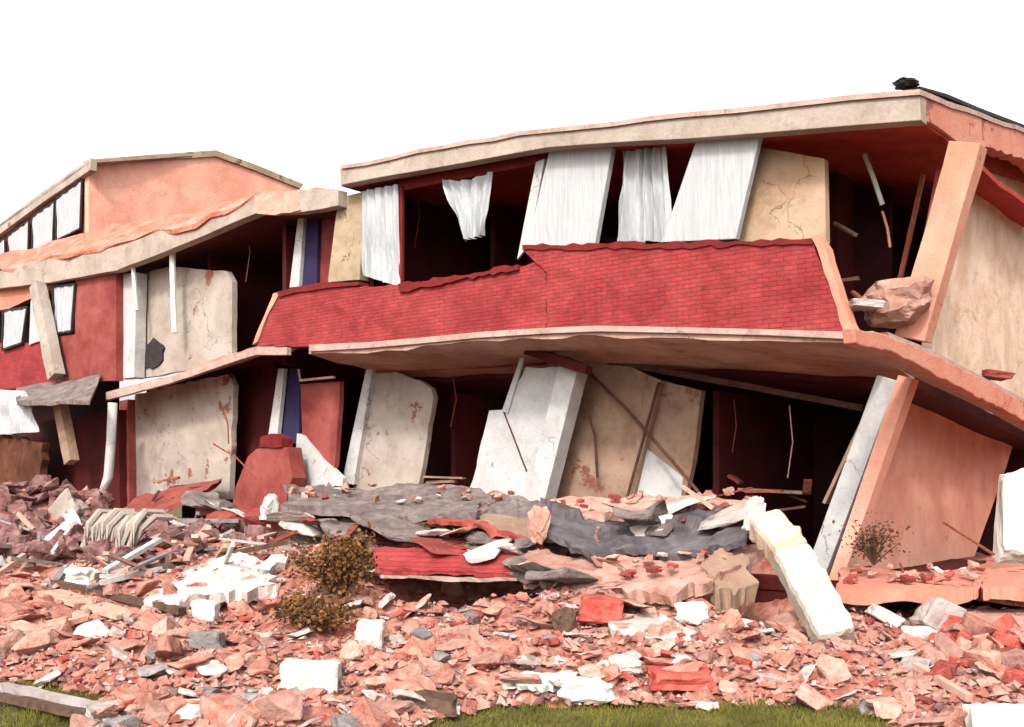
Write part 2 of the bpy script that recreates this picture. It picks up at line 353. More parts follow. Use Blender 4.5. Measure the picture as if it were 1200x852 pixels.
def heightfield(x0, x1, y0, y1, nx, ny, fn):
    v = [(x0+(x1-x0)*i/nx, y0+(y1-y0)*j/ny, fn(x0+(x1-x0)*i/nx, y0+(y1-y0)*j/ny)) for i in range(nx+1) for j in range(ny+1)]
    f = [[i*(ny+1)+j, (i+1)*(ny+1)+j, (i+1)*(ny+1)+j+1, i*(ny+1)+j+1] for i in range(nx) for j in range(ny)]
    return v, f
def gY(px, py):
    Y = 7.0
    while Y < 40:
        if CAMH+(HZ-py)/F*Y <= H((px-CX)/F*Y, Y): return Y
        Y += 0.04
    return Y
# big lawn/earth sheet to the horizon
g = obj('ground', [(-1500, -1500, -0.06), (1500, -1500, -0.06), (1500, 1500, -0.06), (-1500, 1500, -0.06)], [[0, 1, 2, 3]], M['soil']); g['kind'] = 'structure'
v, f = heightfield(-26, 26, 7.0, 46, 420, 312, lambda x, y: H(x, y) - 0.02 - (0.05 if y < rub_front(x)+0.05 else 0))
g = obj('rubble_ground', v, f, M['dust'], smooth=True); g['kind'] = 'structure'
v, f = heightfield(-26, 26, 2.0, 12.2, 130, 60, lambda x, y: -0.03+0.03*noise.noise(Vector((x, y, 0))))
g = obj('lawn_ground', v, f, M['soil'], smooth=True); g['kind'] = 'structure'
# grass blades
rg = random.Random(11); v = []; f = []
for i in range(60000):
    X = rg.uniform(-8, 8); Y = rg.uniform(8.3, 11.6)
    if Y > rub_front(X)+0.15+0.25*noise.noise(Vector((X*2, Y*2, 5))): continue
    z = -0.03+0.03*noise.noise(Vector((X, Y, 0)))
    h = rg.uniform(0.03, 0.10)*(0.7+0.8*max(0, noise.noise(Vector((X*1.5, Y*1.5, 8)))+0.3)); an = rg.uniform(0, 6.28); wd = 0.006
    dx, dy = math.cos(an)*wd, math.sin(an)*wd; lx, ly = rg.uniform(-.04, .04), rg.uniform(-.04, .04)
    k = len(v); v += [(X-dx, Y-dy, z), (X+dx, Y+dy, z), (X+lx*0.5, Y+ly*0.5, z+h*0.7), (X+lx, Y+ly, z+h)]; f += [[k, k+1, k+2], [k, k+2, k+3]]
tag(obj('grass', v, f, M['grass']), 'short green grass at the front edge of the rubble', 'grass', None, 'stuff')

# ============================================================ MAIN (RIGHT) BLOCK
B = thing('collapsed_building', 'large leaning block with red brick balcony parapet and tilted pale roof edge', 'building', W(0, 0, 0.3), 'collapsed buildings')
def part(name, geo, m, parent=B, label=None, smooth=False, bev=0):
    o = obj(name, geo[0], geo[1], m, parent, smooth)
    if label: o['label'] = label
    if bev: bevel(o, bev)
    return o
# roof
top = [(400, 195), (520, 172), (640, 151), (800, 134), (1078, 105)]
bot = [(400, 216), (520, 194), (640, 172), (800, 162), (1080, 141)]
fas = prism_b(top + bot[::-1], 0, 0.25, 0.0)
part('fascia', prism_b([(398, 195), (455, 184), (520, 172), (585, 160), (640, 151), (720, 142), (800, 134), (940, 119), (1077, 105), (1079, 141), (940, 152), (890, 156), (800, 163), (720, 167), (640, 173), (585, 183), (520, 195), (455, 206), (399, 217)], 0, 0.25, 0.006, 0.5), M['fascia'], bev=0.012)
rf = [FB(x, y-2, -0.04) for x, y in top]
ridge = [p+N*5.4+UP*0.9 for p in rf]; rback = [p+N*10.5+UP*0.2 for p in rf]
ridge[-1] -= UP*0.0
roof = part('roof', merge(loft(rf, ridge, 0.07, 8, 4, 0.02), loft(ridge, rback, 0.07, 6, 4, 0.02)), M['concrete'])
cf = [FB(x, y+1, 0.252) + UP*0.06 for x, y in bot]; cb = [p+N*7.4+UP*0.05 for p in cf]
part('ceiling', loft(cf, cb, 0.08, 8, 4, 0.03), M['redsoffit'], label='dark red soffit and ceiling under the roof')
# side gable fascia and its broken concrete
part('fascia', prism_a([(1079, 106), (1120, 121), (1150, 134), (1200, 152), (1260, 166), (1260, 222), (1200, 187), (1160, 173), (1130, 170), (1105, 153), (1083, 141)], -0.02, 0.22, 0.03, 0.2), M['orange'], label='broken salmon concrete edge round the side of the roof', bev=0.01)
part('roof_edging', prism_a([(1078, 101), (1110, 110), (1150, 127), (1200, 146), (1260, 160), (1260, 166), (1200, 150), (1150, 131), (1110, 114), (1079, 104)], -0.04, 0.3), M['black'])
# brick parapet, two stretches
par1 = [(326, 344), (380, 338), (465, 334), (530, 327), (608, 314), (640, 300), (640, 386), (560, 390), (500, 396), (430, 402), (368, 407), (330, 406), (302, 404)]
part('parapet', prism_b(par1, 0.0, 0.14, 0.02, 0.16), M['brick'])
par2 = [(612, 292), (680, 290), (800, 288), (952, 284), (975, 340), (993, 391), (900, 387), (800, 385), (700, 383), (641, 386), (641, 320)]
part('parapet', prism_b(par2, -0.03, 0.16, 0.016, 0.16), M['brick'])
part('parapet_cap', prism_b([(324, 342), (340, 338), (375, 331), (420, 330), (420, 334), (380, 338), (345, 343), (327, 348)], -0.05, 0.26, 0.012, 0.2), M['maroon'])
part('parapet_cap', prism_b([(466, 333), (520, 325), (606, 310), (607, 316), (540, 327), (468, 342)], -0.06, 0.28, 0.035, 0.12), M['maroon'])
part('parapet_cap', prism_b([(612, 287), (700, 285), (800, 283), (950, 279), (952, 286), (800, 290), (700, 291), (612, 293)], -0.06, 0.28, 0.03, 0.14), M['maroon'])
part('parapet_edge', prism_b([(950, 277), (958, 275), (968, 290), (978, 325), (996, 378), (1003, 390), (990, 391), (975, 345), (962, 305)], -0.045, 0.24, 0.015, 0.15), M['salmon'], label='broken plaster end of the brick parapet')
part('parapet_edge', prism_b([(320, 344), (328, 342), (312, 372), (302, 400), (296, 404), (300, 392)], -0.04, 0.22, 0.012, 0.15), M['salmon'])
# balcony slab, dipping inwards
edge_t = [(362, 404), (430, 401), (500, 395), (560, 389), (640, 384), (700, 381.5), (800, 383.5), (900, 386), (1003, 389)]
fr = [FB(x, y+3, -0.02) for x, y in edge_t]
mid = [p+N*2.3-UP*0.30 for p in fr]; bk = [p+N*11.5-UP*1.15 for p in fr]
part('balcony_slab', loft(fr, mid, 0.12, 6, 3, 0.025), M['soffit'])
part('floor_slab', loft([p-UP*0.01 for p in mid], bk, 0.2, 6, 3, 0.03), M['dark'])  # rear of the same slab, its shaded underside painted dark
part('slab_edge', prism_b(edge_t + [(1003, 398), (900, 393), (800, 390.5), (700, 388.5), (640, 391), (560, 396), (500, 402), (430, 408), (362, 412)], -0.08, 0.055), M['concrete'], bev=0.008)
# slab edge turning the corner and dropping to the back
side_t = [(1001, 384), (1040, 392), (1080, 408), (1120, 428), (1160, 449), (1200, 470), (1260, 500)]
side_b = [(1260, 530), (1200, 493), (1160, 472), (1120, 452), (1080, 430), (1045, 412), (1003, 402)]
part('slab_edge', prism_a(side_t+side_b, -0.12, 0.14, 0.02, 0.18), M['orange'], label='salmon slab edge dropping along the side of the block', bev=0.015)
part('slab_edge', prism_a([(x, y-3) for x, y in side_t[1:]] + [(x, y-10) for x, y in side_b[:-1]], -0.02, 0.5), M['concrete'])
# upper windows
WB = 0.34
part('pier', prism_b([(396, 232), (428, 224), (421, 328), (384, 331)], WB, 0.25, 0.006), M['tan'], bev=0.01)
p1 = part('wall_panel', prism_b([(644, 174), (718, 168), (697, 286), (617, 291)], WB-0.05, 0.12), M['lined'], bev=0.01, label='tall white leaning panel nearer the middle of the upper storey')
p2 = part('wall_panel', prism_b([(816, 164), (891, 156), (862, 280), (775, 284)], WB-0.12, 0.12), M['lined'], bev=0.01, label='tall white leaning panel beside the ochre wall')
part('wall_panel', prism_b([(628, 190), (638, 186), (620, 286), (606, 304)], WB-0.02, 0.05, 0.004), M['bluewhite'])
part('wall_panel', prism_b([(888, 172), (966, 186), (968, 284), (860, 284)], 0.62, 0.14, 0.004), M['ochre'], label='ochre wall panel at the end of the upper windows')
part('lintel', prism_b([(466, 213), (640, 180), (640, 190), (466, 224)], WB+0.04, 0.1), M['maroon'])
part('window_frame', prism_b([(464, 220), (471, 219), (471, 332), (464, 333)], WB-0.01, 0.06), M['maroon'])
# interior of upper storey
def wall_world(p, q, z0, z1, th=0.12):
    d = (q-p).normalized(); s = Vector((-d.y, d.x, 0))*th
    v = [Vector((x.x, x.y, z)) for z in (z0, z1) for x in (p, q, q+s, p+s)]
    return v, [[0, 1, 2, 3], [7, 6, 5, 4], [0, 1, 5, 4], [1, 2, 6, 5], [2, 3, 7, 6], [3, 0, 4, 7]]
part('back_wall', ([W(1.7, 6.6, 0.3), W(13.6, 6.6, 0.3), W(13.6, 6.6, 8.75), W(1.7, 6.6, 7.6), W(1.7, 6.8, 0.3), W(13.6, 6.8, 0.3), W(13.6, 6.8, 8.75), W(1.7, 6.8, 7.6)], [[0, 1, 2, 3], [7, 6, 5, 4], [0, 1, 5, 4], [1, 2, 6, 5], [2, 3, 7, 6], [3, 0, 4, 7]]), M['deep_shade'])
part('back_wall', wall_world(W(-8, 12, 0), W(3.2, 12, 0), -0.2, 3.5), M['deep_shade'])
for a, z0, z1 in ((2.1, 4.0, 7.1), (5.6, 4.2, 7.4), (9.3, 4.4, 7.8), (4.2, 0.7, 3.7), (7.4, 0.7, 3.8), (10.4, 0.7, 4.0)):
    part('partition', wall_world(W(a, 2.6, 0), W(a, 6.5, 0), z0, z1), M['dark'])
part('partition', wall_world(W(1.5, 3.4, 0), W(9, 3.4, 0), 4.0, 6.9), M['deep_shade'])
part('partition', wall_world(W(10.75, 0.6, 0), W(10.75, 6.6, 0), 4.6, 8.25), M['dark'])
# bright broken column, upper right
def column(px0, px1, b, wa, wb, m, label=None, name='column', segs=8, amp=0.05, seed=0, parent=B):
    p, q = FB(px0[0], px0[1], b), FB(px1[0], px1[1], b)
    return part(name, beam(p, q, wa, wb, E, segs, amp, seed), m, parent, label, bev=0.012)
column((1070, 398), (1135, 170), 1.3, 0.42, 0.34, M['salmon'], 'leaning salmon column under the roof corner', seed=1)
part('door_frame', beam(FB(1082, 205, 1.9), FB(1053, 335, 1.9), 0.05, 0.08, E), M['rust'])
part('door_frame', beam(FB(1102, 200, 1.7), FB(1078, 330, 1.7), 0.10, 0.08, E), M['redwall'])
part('side_wall', prism_a([(1150, 190), (1200, 196), (1290, 205), (1290, 530), (1200, 482), (1092, 425), (1100, 300)], 0.55, 0.16, 0.02, 0.4), M['creamwall'], label='tan plaster side wall of the upper storey')
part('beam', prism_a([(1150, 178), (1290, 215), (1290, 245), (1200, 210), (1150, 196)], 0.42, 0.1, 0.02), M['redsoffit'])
# right lower wall and column
part('side_wall', prism_a([(1050, 464), (1100, 474), (1193, 500), (1180, 545), (1142, 652), (1000, 674)], 1.5, 0.16, 0.01, 0.5), M['gable'], label='salmon side wall of the lower storey')
part('beam', prism_a([(1078, 462), (1192, 493), (1195, 500), (1100, 474), (1078, 470)], 1.4, 0.1, 0.01), M['maroon'])
part('floor_slab', loft([W(0.9, 1.0, 0.72), W(-1.6, 1.1, 0.74), W(-3.2, 1.3, 0.74)], [W(1.4, 12.0, 0.62), W(-1.6, 12.0, 0.62), W(-4.4, 12.0, 0.62)], 0.16, 5, 4, 0.03), M['orange'], label='salmon ground floor slab at the right end')
lc = column((961, 668), (1044, 444), 1.45, 0.30, 0.32, M['bluewhite'], 'leaning white column at the corner of the lower storey', seed=4, amp=0.03)
part('column_facing', beam(FB(961, 668, 1.45)+E*-0.25+UP*-0.25, FB(1044, 444, 1.45)+E*-0.25, 0.2, 0.31, E, 6, 0.05, 2), M['gable'])
part('column_facing', beam(FB(981, 590, 1.5)+E*0.16, FB(1050, 445, 1.5)+E*0.16, 0.05, 0.24, E, 6, 0.1, 2), M['brown'])
part('shade_plinth', wall_world(W(0.9, 1.35, 0), W(13, 1.35, 0), -0.5, 0.5), M['dark'])  # dark face added to fill the hollow below the floor with painted shade
# lower storey floor and inner parts
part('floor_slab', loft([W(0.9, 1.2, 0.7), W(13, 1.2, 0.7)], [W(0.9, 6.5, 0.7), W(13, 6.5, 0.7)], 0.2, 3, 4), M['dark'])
part('column', prism_b([(430, 427), (437, 429), (414, 568), (400, 566)], 1.5, 0.3), M['bluewhite'], bev=0.01, label='slim pale column beside the rounded wall panel')
part('wall_panel', prism_b([(437, 429), (470, 438), (492, 446), (505, 455), (508, 466), (487, 590), (412, 590)], 1.62, 0.14, 0.02, 0.2), M['greywall'], bev=0.01, label='grey leaning wall panel with a rounded top corner')
part('wall_panel', prism_b([(616, 430), (660, 430), (632, 590), (545, 590), (554, 562), (573, 481), (591, 480), (603, 455)], 1.3, 0.16, 0.025, 0.2), M['white'], bev=0.01, label='white stepped wall panel beside the thick column')
part('wall_panel', prism_b([(611, 415), (615, 416), (595, 484), (588, 482)], 1.26, 0.05), M['bluewhite'])
column((632, 592), (672, 432), 1.25, 0.42, 0.34, M['bluewhite'], 'thick white column in the middle of the lower storey', seed=9, amp=0.02)
part('wall_panel', prism_b([(684, 424), (740, 430), (774, 446), (738, 600), (640, 600)], 1.9, 0.14, 0.008), M['brown'], label='brown cracked wall panel behind the middle column')
part('wall_panel', prism_b([(776, 446), (822, 458), (812, 540), (798, 602), (730, 602), (745, 560)], 2.05, 0.14, 0.008), M['brown'])
part('wall_panel', prism_b([(752, 520), (800, 560), (796, 603), (730, 600)], 2.0, 0.04, 0.01), M['bluewhite'])
part('brace', tube([FB(692, 438, 1.75), FB(735, 480, 1.7), FB(770, 520, 1.68), FB(805, 560, 1.6), FB(832, 594, 1.5)], 0.028), M['barwood'], label='dark bent bar crossing the brown wall panels')
part('brace', tube([FB(772, 448, 1.8), FB(755, 510, 1.75), FB(733, 590, 1.75)], 0.028), M['barwood'])
part('brace', tube([FB(684, 470, 1.6), FB(697, 510, 1.7), FB(700, 560, 1.7)], 0.028), M['barwood'])
part('crack', tube([FB(590, 482, 1.28), FB(601, 510, 1.28), FB(617, 552, 1.28)], 0.016, 5), M['barwood'])
part('beam', beam(FB(620, 410, 0.9), FB(690, 434, 0.9), 0.2, 0.16, N, 5, 0.4), M['dark'], label='broken dark red beam end under the balcony')
part('beam', beam(FB(700, 420, 1.9), FB(1010, 478, 2.3), 0.10, 0.10, N, 8, 0.3), M['barwood'])
part('beam', beam(FB(440, 432, 1.7), FB(640, 420, 1.7), 0.16, 0.22, N, 6, 0.1), M['redwall'])
part('wall_panel', prism_b([(352, 450), (398, 447), (398, 470), (392, 548), (372, 532), (354, 508)], 1.1, 0.12, 0.01), M['redwall'], label='red wall panel at the left of the lower storey')
part('wall_panel', prism_b([(348, 508), (356, 510), (378, 538), (402, 560), (400, 580), (342, 580)], 1.05, 0.1, 0.012), M['white'], label='white broken triangle of plaster below the red panel')
part('wall_panel', prism_b([(331, 432), (352, 432), (350, 520), (324, 520)], 1.2, 0.06), M['purple'], label='purple painted strip in the lower storey')
part('post', prism_b([(326, 432), (333, 432), (324, 520), (313, 520)], 1.05, 0.1), M['bluewhite'])
part('wall_panel', prism_b([(290, 535), (300, 526), (336, 524), (342, 560), (332, 600), (268, 606), (276, 570)], 0.4, 0.4, 0.015), M['redwall'], label='red brick stub at the left foot of the block', bev=0.02)
part('cornice', prism_b([(305, 512), (318, 508), (330, 514), (330, 524), (304, 524)], 0.35, 0.3, 0.02), M['maroon'])
part('gas_pipe', tube([FB(350, 433, 0.9), FB(352, 446, 0.9), FB(370, 444, 0.9), FB(392, 442, 0.9)], 0.03), M['plank'])
# hanging strips in the corner opening
def strip(pts, r, m, name, label, cat, grp=None, n=6):
    return solo(tube(pts, r, n), name, m, label, cat, grp)
strip([FB(1013, 181, 1.5), FB(1022, 204, 1.45), FB(1034, 240, 1.5)], 0.035, M['cream'], 'hanging_lath', 'white lath dangling from the red soffit near the roof corner', 'lath')
strip([FB(1034, 248, 1.6), FB(1040, 268, 1.6), FB(1043, 290, 1.6)], 0.02, M['salmon'], 'hanging_wire', 'thin pink wire dangling in the dark corner opening', 'wire')
strip([FB(978, 262, 2.0), FB(990, 268, 1.9), FB(1004, 276, 1.9)], 0.035, M['brown'], 'broken_lath', 'short tan lath lying across the dark corner opening', 'lath')
# curtains: things of their own
CG = 'white curtains hanging in the windows'
solo(curtain([(424, 224), (466, 216), (467, 336), (424, 322)], WB-0.06, 4, 0.05, 1), 'curtain', M['curtain'], 'white curtain beside the tan pier, hanging over the brick parapet', 'curtain', CG)
solo(curtain([(518, 210), (577, 201), (566, 276), (543, 282)], WB, 4, 0.06, 2, sag=0.08), 'curtain', M['curtain'], 'white curtain gathered to a short point in the wide dark window', 'curtain', CG)
solo(curtain([(730, 177), (781, 172), (790, 283), (721, 284)], WB+0.12, 5, 0.06, 3), 'curtain', M['curtain'], 'long grey white curtain between the two leaning white panels', 'curtain', CG)

# ============================================================ MIDDLE BLOCK
B2 = thing('collapsed_building', 'middle block with sagging pale roof edge and an open front', 'building', W(15, 0.2, 0.6), 'collapsed buildings')
def part2(name, geo, m, label=None, bev=0, smooth=False): return part(name, geo, m, B2, label, smooth, bev)
mt = [(396, 222), (350, 222), (300, 229), (220, 259), (137, 289), (60, 303), (0, 314), (-70, 322)]
mb = [(396, 241), (350, 249), (300, 250), (220, 284), (137, 317), (60, 331), (0, 338), (-70, 345)]
part2('fascia', prism_b(mt+mb[::-1], 0.1, 0.25, 0.012, 0.6), M['fascia'], bev=0.012)
part2('fascia_patch', prism_b([(298, 229), (318, 225), (345, 224), (352, 246), (322, 252), (300, 250)], 0.07, 0.1, 0.02), M['plank'], label='peach patch of broken plaster on the roof edge')
f2 = [FB(x, y-1, 0.08) for x, y in [(396, 222), (300, 229), (230, 255), (137, 289), (60, 303), (0, 314), (-70, 322)]]
b2 = [FB(x, y, 3.0) for x, y in [(396, 223), (300, 226), (232, 248), (130, 262), (60, 284), (0, 298), (-70, 310)]]
part2('roof', loft(f2, b2, 0.1, 6, 4, 0.10, 0.12, 4), M['rooftile'], label='orange roof deck tilted towards the viewer')
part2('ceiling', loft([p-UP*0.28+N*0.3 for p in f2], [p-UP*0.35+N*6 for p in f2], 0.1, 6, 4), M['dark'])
part2('back_wall', wall_world(W(12.7, 5.5, 0), W(25, 5.5, 0), 0.5, 8.0), M['deep_shade'])
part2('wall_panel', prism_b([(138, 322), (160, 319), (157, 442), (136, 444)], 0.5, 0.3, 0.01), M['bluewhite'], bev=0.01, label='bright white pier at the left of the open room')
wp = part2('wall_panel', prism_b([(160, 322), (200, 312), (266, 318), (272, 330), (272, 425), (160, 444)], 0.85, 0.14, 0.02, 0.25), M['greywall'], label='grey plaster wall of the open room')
part('hole_plate', prism_b([(161, 408), (166, 402), (173, 404), (179, 396), (186, 402), (192, 408), (190, 422), (182, 430), (170, 431), (161, 424)], 0.80, 0.06, 0.05, 0.12), M['black'], wp)  # thin black plate paints the darkness of a hole; nothing is cut through
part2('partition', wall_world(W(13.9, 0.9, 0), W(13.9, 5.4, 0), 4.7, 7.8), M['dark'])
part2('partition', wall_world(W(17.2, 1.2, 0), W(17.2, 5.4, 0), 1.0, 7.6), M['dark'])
part2('wall_panel', prism_b([(352, 256), (373, 250), (371, 334), (349, 336)], 0.9, 0.08), M['purple'], label='dark blue painted strip beside the brick parapet')
part2('post', prism_b([(349, 255), (356, 253), (350, 336), (339, 337)], 0.8, 0.1), M['bluewhite'], bev=0.008)
part2('wall_panel', prism_b([(374, 246), (396, 240), (386, 332), (372, 334)], 1.0, 0.1), M['redwall'])
strip([FB(202, 296, 0.4), FB(203, 350, 0.4), FB(205, 390, 0.4)], 0.075, M['cream'], 'hanging_pipe', 'long white tube hanging from the middle roof edge', 'pipe', 'white tubes hanging from the middle roof edge', 8)
strip([FB(156, 311, 0.3), FB(158, 340, 0.3), FB(160, 364, 0.3)], 0.055, M['cream'], 'hanging_pipe', 'short white tube hanging beside the bright white pier', 'pipe', 'white tubes hanging from the middle roof edge', 8)
# floor slab edge of the middle block
me_t = [(124, 461), (200, 442), (262, 420), (300, 408), (336, 407)]
part2('slab_edge', prism_b(me_t+[(336, 416), (300, 416), (262, 428), (200, 449), (124, 469)], -0.1, 0.12, 0.01, 0.4), M['concrete'], bev=0.01)
mf = [FB(x, y+3, 0.03) for x, y in me_t]
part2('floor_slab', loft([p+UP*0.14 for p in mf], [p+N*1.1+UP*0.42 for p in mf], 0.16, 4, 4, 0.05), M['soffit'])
part2('floor_slab', loft([p+N*1.12+UP*0.3 for p in mf], [p+N*5.4+UP*0.3 for p in mf], 0.16, 4, 4, 0.02), M['dark'])
part2('wall_panel', prism_b([(158, 462), (200, 452), (268, 438), (274, 452), (268, 585), (154, 590)], 0.9, 0.14, 0.03, 0.25), M['greywall'], label='pale grey wall of the lower open room')
part2('wall_panel', prism_b([(140, 470), (150, 468), (152, 590), (142, 590)], 0.7, 0.2, 0.01), M['redwall'])
part2('partition', prism_b([(268, 440), (322, 425), (318, 530), (268, 590)], 1.6, 0.1), M['dark'])
solo(tube([FB(132, 472, -0.2), FB(130, 520, -0.22), FB(127, 558, -0.25), FB(120, 580, -0.3), FB(95, 606, -1.6), P(65, 640, gY(65, 646)-.1)], [0.12, 0.12, 0.12, 0.12, 0.16, 0.2], 8), 'bent_post', M['bluewhite'], 'grey white post bent over at its foot beside the open rooms', 'post', None, True)
# collapsed floor below
solo(loft([FB(130, 606, -0.9), FB(180, 596, -0.9), FB(238, 574, -0.9)], [FB(160, 580, 0.6), FB(205, 570, 0.6), FB(262, 560, 0.6)], 0.13, 5, 4, 0.06, 0.08, 2), 'fallen_slab', M['redwall'], 'red floor slab with pale edge fallen below the grey lower wall', 'slab', 'fallen slabs')
solo(loft([P(235, 630, 20), P(300, 612, 20), P(352, 612, 20)], [P(240, 600, 22), P(300, 598, 22), P(350, 592, 22)], 0.2, 5, 4, 0.1, 0.1, 5), 'fallen_slab', M['brick_loose'], 'rusty red slab heap below the red brick stub', 'slab', 'fallen slabs')

# ============================================================ LEFT BLOCK
B3 = thing('collapsed_building', 'left block of red walls with a leaning pale column and small windows', 'building', W(23.5, 0.2, 0.6), 'collapsed buildings')
def part3(name, geo, m, label=None, bev=0): return part(name, geo, m, B3, label, False, bev)
part3('wall', prism_b([(88, 322), (136, 314), (136, 446), (66, 448), (60, 395), (88, 392)], 0.3, 0.2, 0.01, 0.4), M['redwall'])
part3('wall', prism_b([(-60, 402), (36, 402), (62, 398), (66, 448), (30, 455), (-60, 458)], 0.28, 0.2, 0.01, 0.4), M['brick'])
part3('wall', prism_b([(-60, 340), (62, 330), (60, 340), (36, 350), (10, 362), (-60, 372)], 0.32, 0.2, 0.01), M['orange'])
part3('partition', prism_b([(-60, 335), (136, 315), (136, 620), (-60, 620)], 1.6, 0.1), M['deep_shade'])
part3('column', beam(FB(66, 442, 0.0), FB(44, 334, 0.0), 0.42, 0.3, E, 5, 0.12), M['greywall'], 'leaning pale column of the left block', 0.01)
def window(px, b, parent, label=None):
    (x0, y0), (x1, y1), (x2, y2), (x3, y3) = px
    fr_ = part('window', merge(*[beam(FB(*p, b), FB(*q, b), 0.055, 0.055, N) for p, q in zip(px, px[1:]+px[:1])]), M['black'], parent, label)
    part('curtain_panel', curtain([px[0], px[1], px[2], px[3]], b+0.0, 3, 0.02, x0), M['curtain'], fr_)
window([(62, 336), (88, 333), (84, 388), (64, 391)], 0.25, B3, 'white curtained window right of the leaning column')
window([(4, 364), (32, 360), (26, 402), (3, 410)], 0.2, B3, 'white curtained window at the left edge')
part3('wall_panel', prism_b([(36, 352), (46, 350), (50, 398), (34, 404)], 0.22, 0.08), M['bluewhite'])
part3('canopy', loft([FB(20, 470, -1.3), FB(60, 470, -1.3), (FB(106, 466, -1.3))], [FB(18, 452, 0.2), FB(66, 446, 0.2), FB(116, 438, 0.2)], 0.1, 5, 4, 0.05, 0.05, 8), M['slabtop'], 'sagging grey brown canopy slab of the left block')
solo(curtain([(-12, 456), (30, 458), (45, 506), (-14, 510)], -0.8, 5, 0.08, 6), 'curtain', M['curtain'], 'blue white curtain hanging below the canopy at the left edge', 'curtain', CG)
part3('post', beam(FB(84, 542, -0.5), FB(70, 470, -0.5), 0.34, 0.25, E, 4, 0.06), M['brown'], 'short brown post under the canopy slab', 0.01)
part3('wall', prism_b([(-60, 508), (20, 512), (50, 520), (46, 560), (56, 640), (-60, 640)], -0.6, 0.2, 0.06, 0.2), M['burnt'], 'dirty orange wall at the lower left edge')
part3('wall', prism_b([(20, 500), (140, 480), (140, 640), (30, 640)], 0.5, 0.2, 0.04), M['dark'])

# ============================================================ REAR BLOCK
B4 = thing('tall_building', 'taller salmon block with plain end wall standing behind the others', 'building', W(26, 3, 0.0), 'collapsed buildings')
def part4(name, geo, m, label=None, bev=0): return part(name, geo, m, B4, label, False, bev)
ag, _ = on_b(105, 190, 3.2)
gw = [(104, 192), (180, 186), (253, 181), (300, 198), (352, 219), (352, 300), (104, 330)]
part4('end_wall', prism_a(gw, ag, 0.25, 0.0), M['gable'], 'plain salmon end wall of the rear block')
part4('roof_edging', prism_a([(103, 187), (180, 181), (253, 176), (300, 193), (356, 216), (352, 221), (300, 200), (253, 183), (180, 188), (103, 193)], ag-0.08, 0.3), M['tan'])
part4('front_wall', prism_b([(-70, 330), (104, 205), (104, 330), (-70, 420)], 3.22, 0.2), M['redwall'])
part4('fascia', prism_b([(106, 185), (50, 224), (0, 262), (-70, 314), (-70, 326), (0, 274), (50, 237), (106, 199)], 3.0, 0.22), M['greywall'], 'grey roof edge of the rear block', 0.01)
for i, q in enumerate([[(66, 233), (96, 211), (94, 268), (66, 282)], [(38, 254), (64, 236), (62, 284), (38, 296)], [(10, 276), (34, 258), (33, 298), (10, 306)], [(-22, 300), (6, 279), (6, 308), (-22, 320)]]):
    window(q, 3.1, B4, ['nearest curtained window under the grey roof edge', 'second curtained window under the grey roof edge', 'third curtained window under the grey roof edge', None][i])
rr = [W(a, 3.0, z) for a, z in [on_b(106, 188, 3.0), on_b(0, 263, 3.0), on_b(-70, 315, 3.0)]]
bb, bz = on_a(253, 178, ag); 
part4('roof', loft(rr, [W(ag, bb, bz), W(ag+8, bb, bz-0.3), W(ag+13, bb, bz-0.5)], 0.08, 4, 3), M['concrete'])

# ============================================================ FALLEN THINGS
FS = 'fallen slabs'
def slab(front, back, th, m, label, seed=0, amp=0.05, edge=0.06, name='fallen_slab', cat='slab', sub=14, nv=14, bow=0.0, grp=FS):
    return solo(loft([P(*p) for p in front], [P(*p) for p in back], th, nv, sub, amp, edge, seed, bow=bow), name, m, label, cat, grp)
slab([(333, 588, 17.2), (430, 602, 16.8), (500, 596, 16.4), (600, 614, 15.8), (660, 632, 15.2)], [(340, 566, 18.6), (420, 567, 18.4), (500, 565, 18), (600, 576, 17), (660, 590, 16.4)], 0.11, M['slabtop'], 'long dusty grey slab fallen across the left of the lower storey', 3, 0.08)
slab([(632, 610, 14.6), (700, 646, 14.0), (800, 645, 13.8), (880, 628, 13.6)], [(640, 590, 15.6), (710, 603, 15.2), (800, 604, 14.9), (884, 594, 14.6)], 0.10, M['membrane'], 'dark grey sagging roofing slab in front of the middle of the block', 7, 0.10, 0.05)
slab([(440, 664, 15.2), (540, 668, 14.8), (640, 668, 14.4)], [(436, 640, 15.6), (540, 642, 15.2), (640, 650, 14.8)], 0.10, M['brick'], 'fallen stretch of red brick parapet lying on the rubble', 9, 0.02, 0.03, name='fallen_parapet', cat='parapet')
slab([(446, 673, 15.15), (540, 677, 14.75), (634, 677, 14.35)], [(446, 653, 18.2), (540, 654, 17.8), (650, 656, 17.4)], 0.06, M['concrete'], 'thin pale slab edge under the fallen brick parapet', 10, 0.01, 0.03)
slab([(600, 664, 13.9), (660, 690, 13.4), (712, 698, 13.1)], [(625, 640, 14.6), (680, 648, 14.4), (740, 650, 14.2)], 0.12, M['peach'], 'salmon slab tilted down into the dark hollow', 12, 0.04, 0.1)
slab([(700, 694, 13.0), (780, 690, 12.9), (850, 668, 12.9)], [(700, 648, 14.0), (790, 652, 13.9), (878, 644, 13.8)], 0.16, M['peach'], 'broad peach slab below the dark grey roofing slab', 13, 0.05, 0.12)
slab([(840, 690, 12.75), (872, 692, 12.7)], [(834, 650, 13.5), (880, 648, 13.4)], 0.3, M['brown'], 'brown broken slab corner beside the fallen white column', 14, 0.03, 0.1)
slab([(470, 632, 15.9), (560, 640, 15.5), (640, 648, 15.0)], [(480, 612, 16.6), (560, 618, 16.2), (650, 628, 15.8)], 0.14, M['peach'], 'peach rubble slab between the grey slab and brick parapet', 16, 0.12, 0.15)
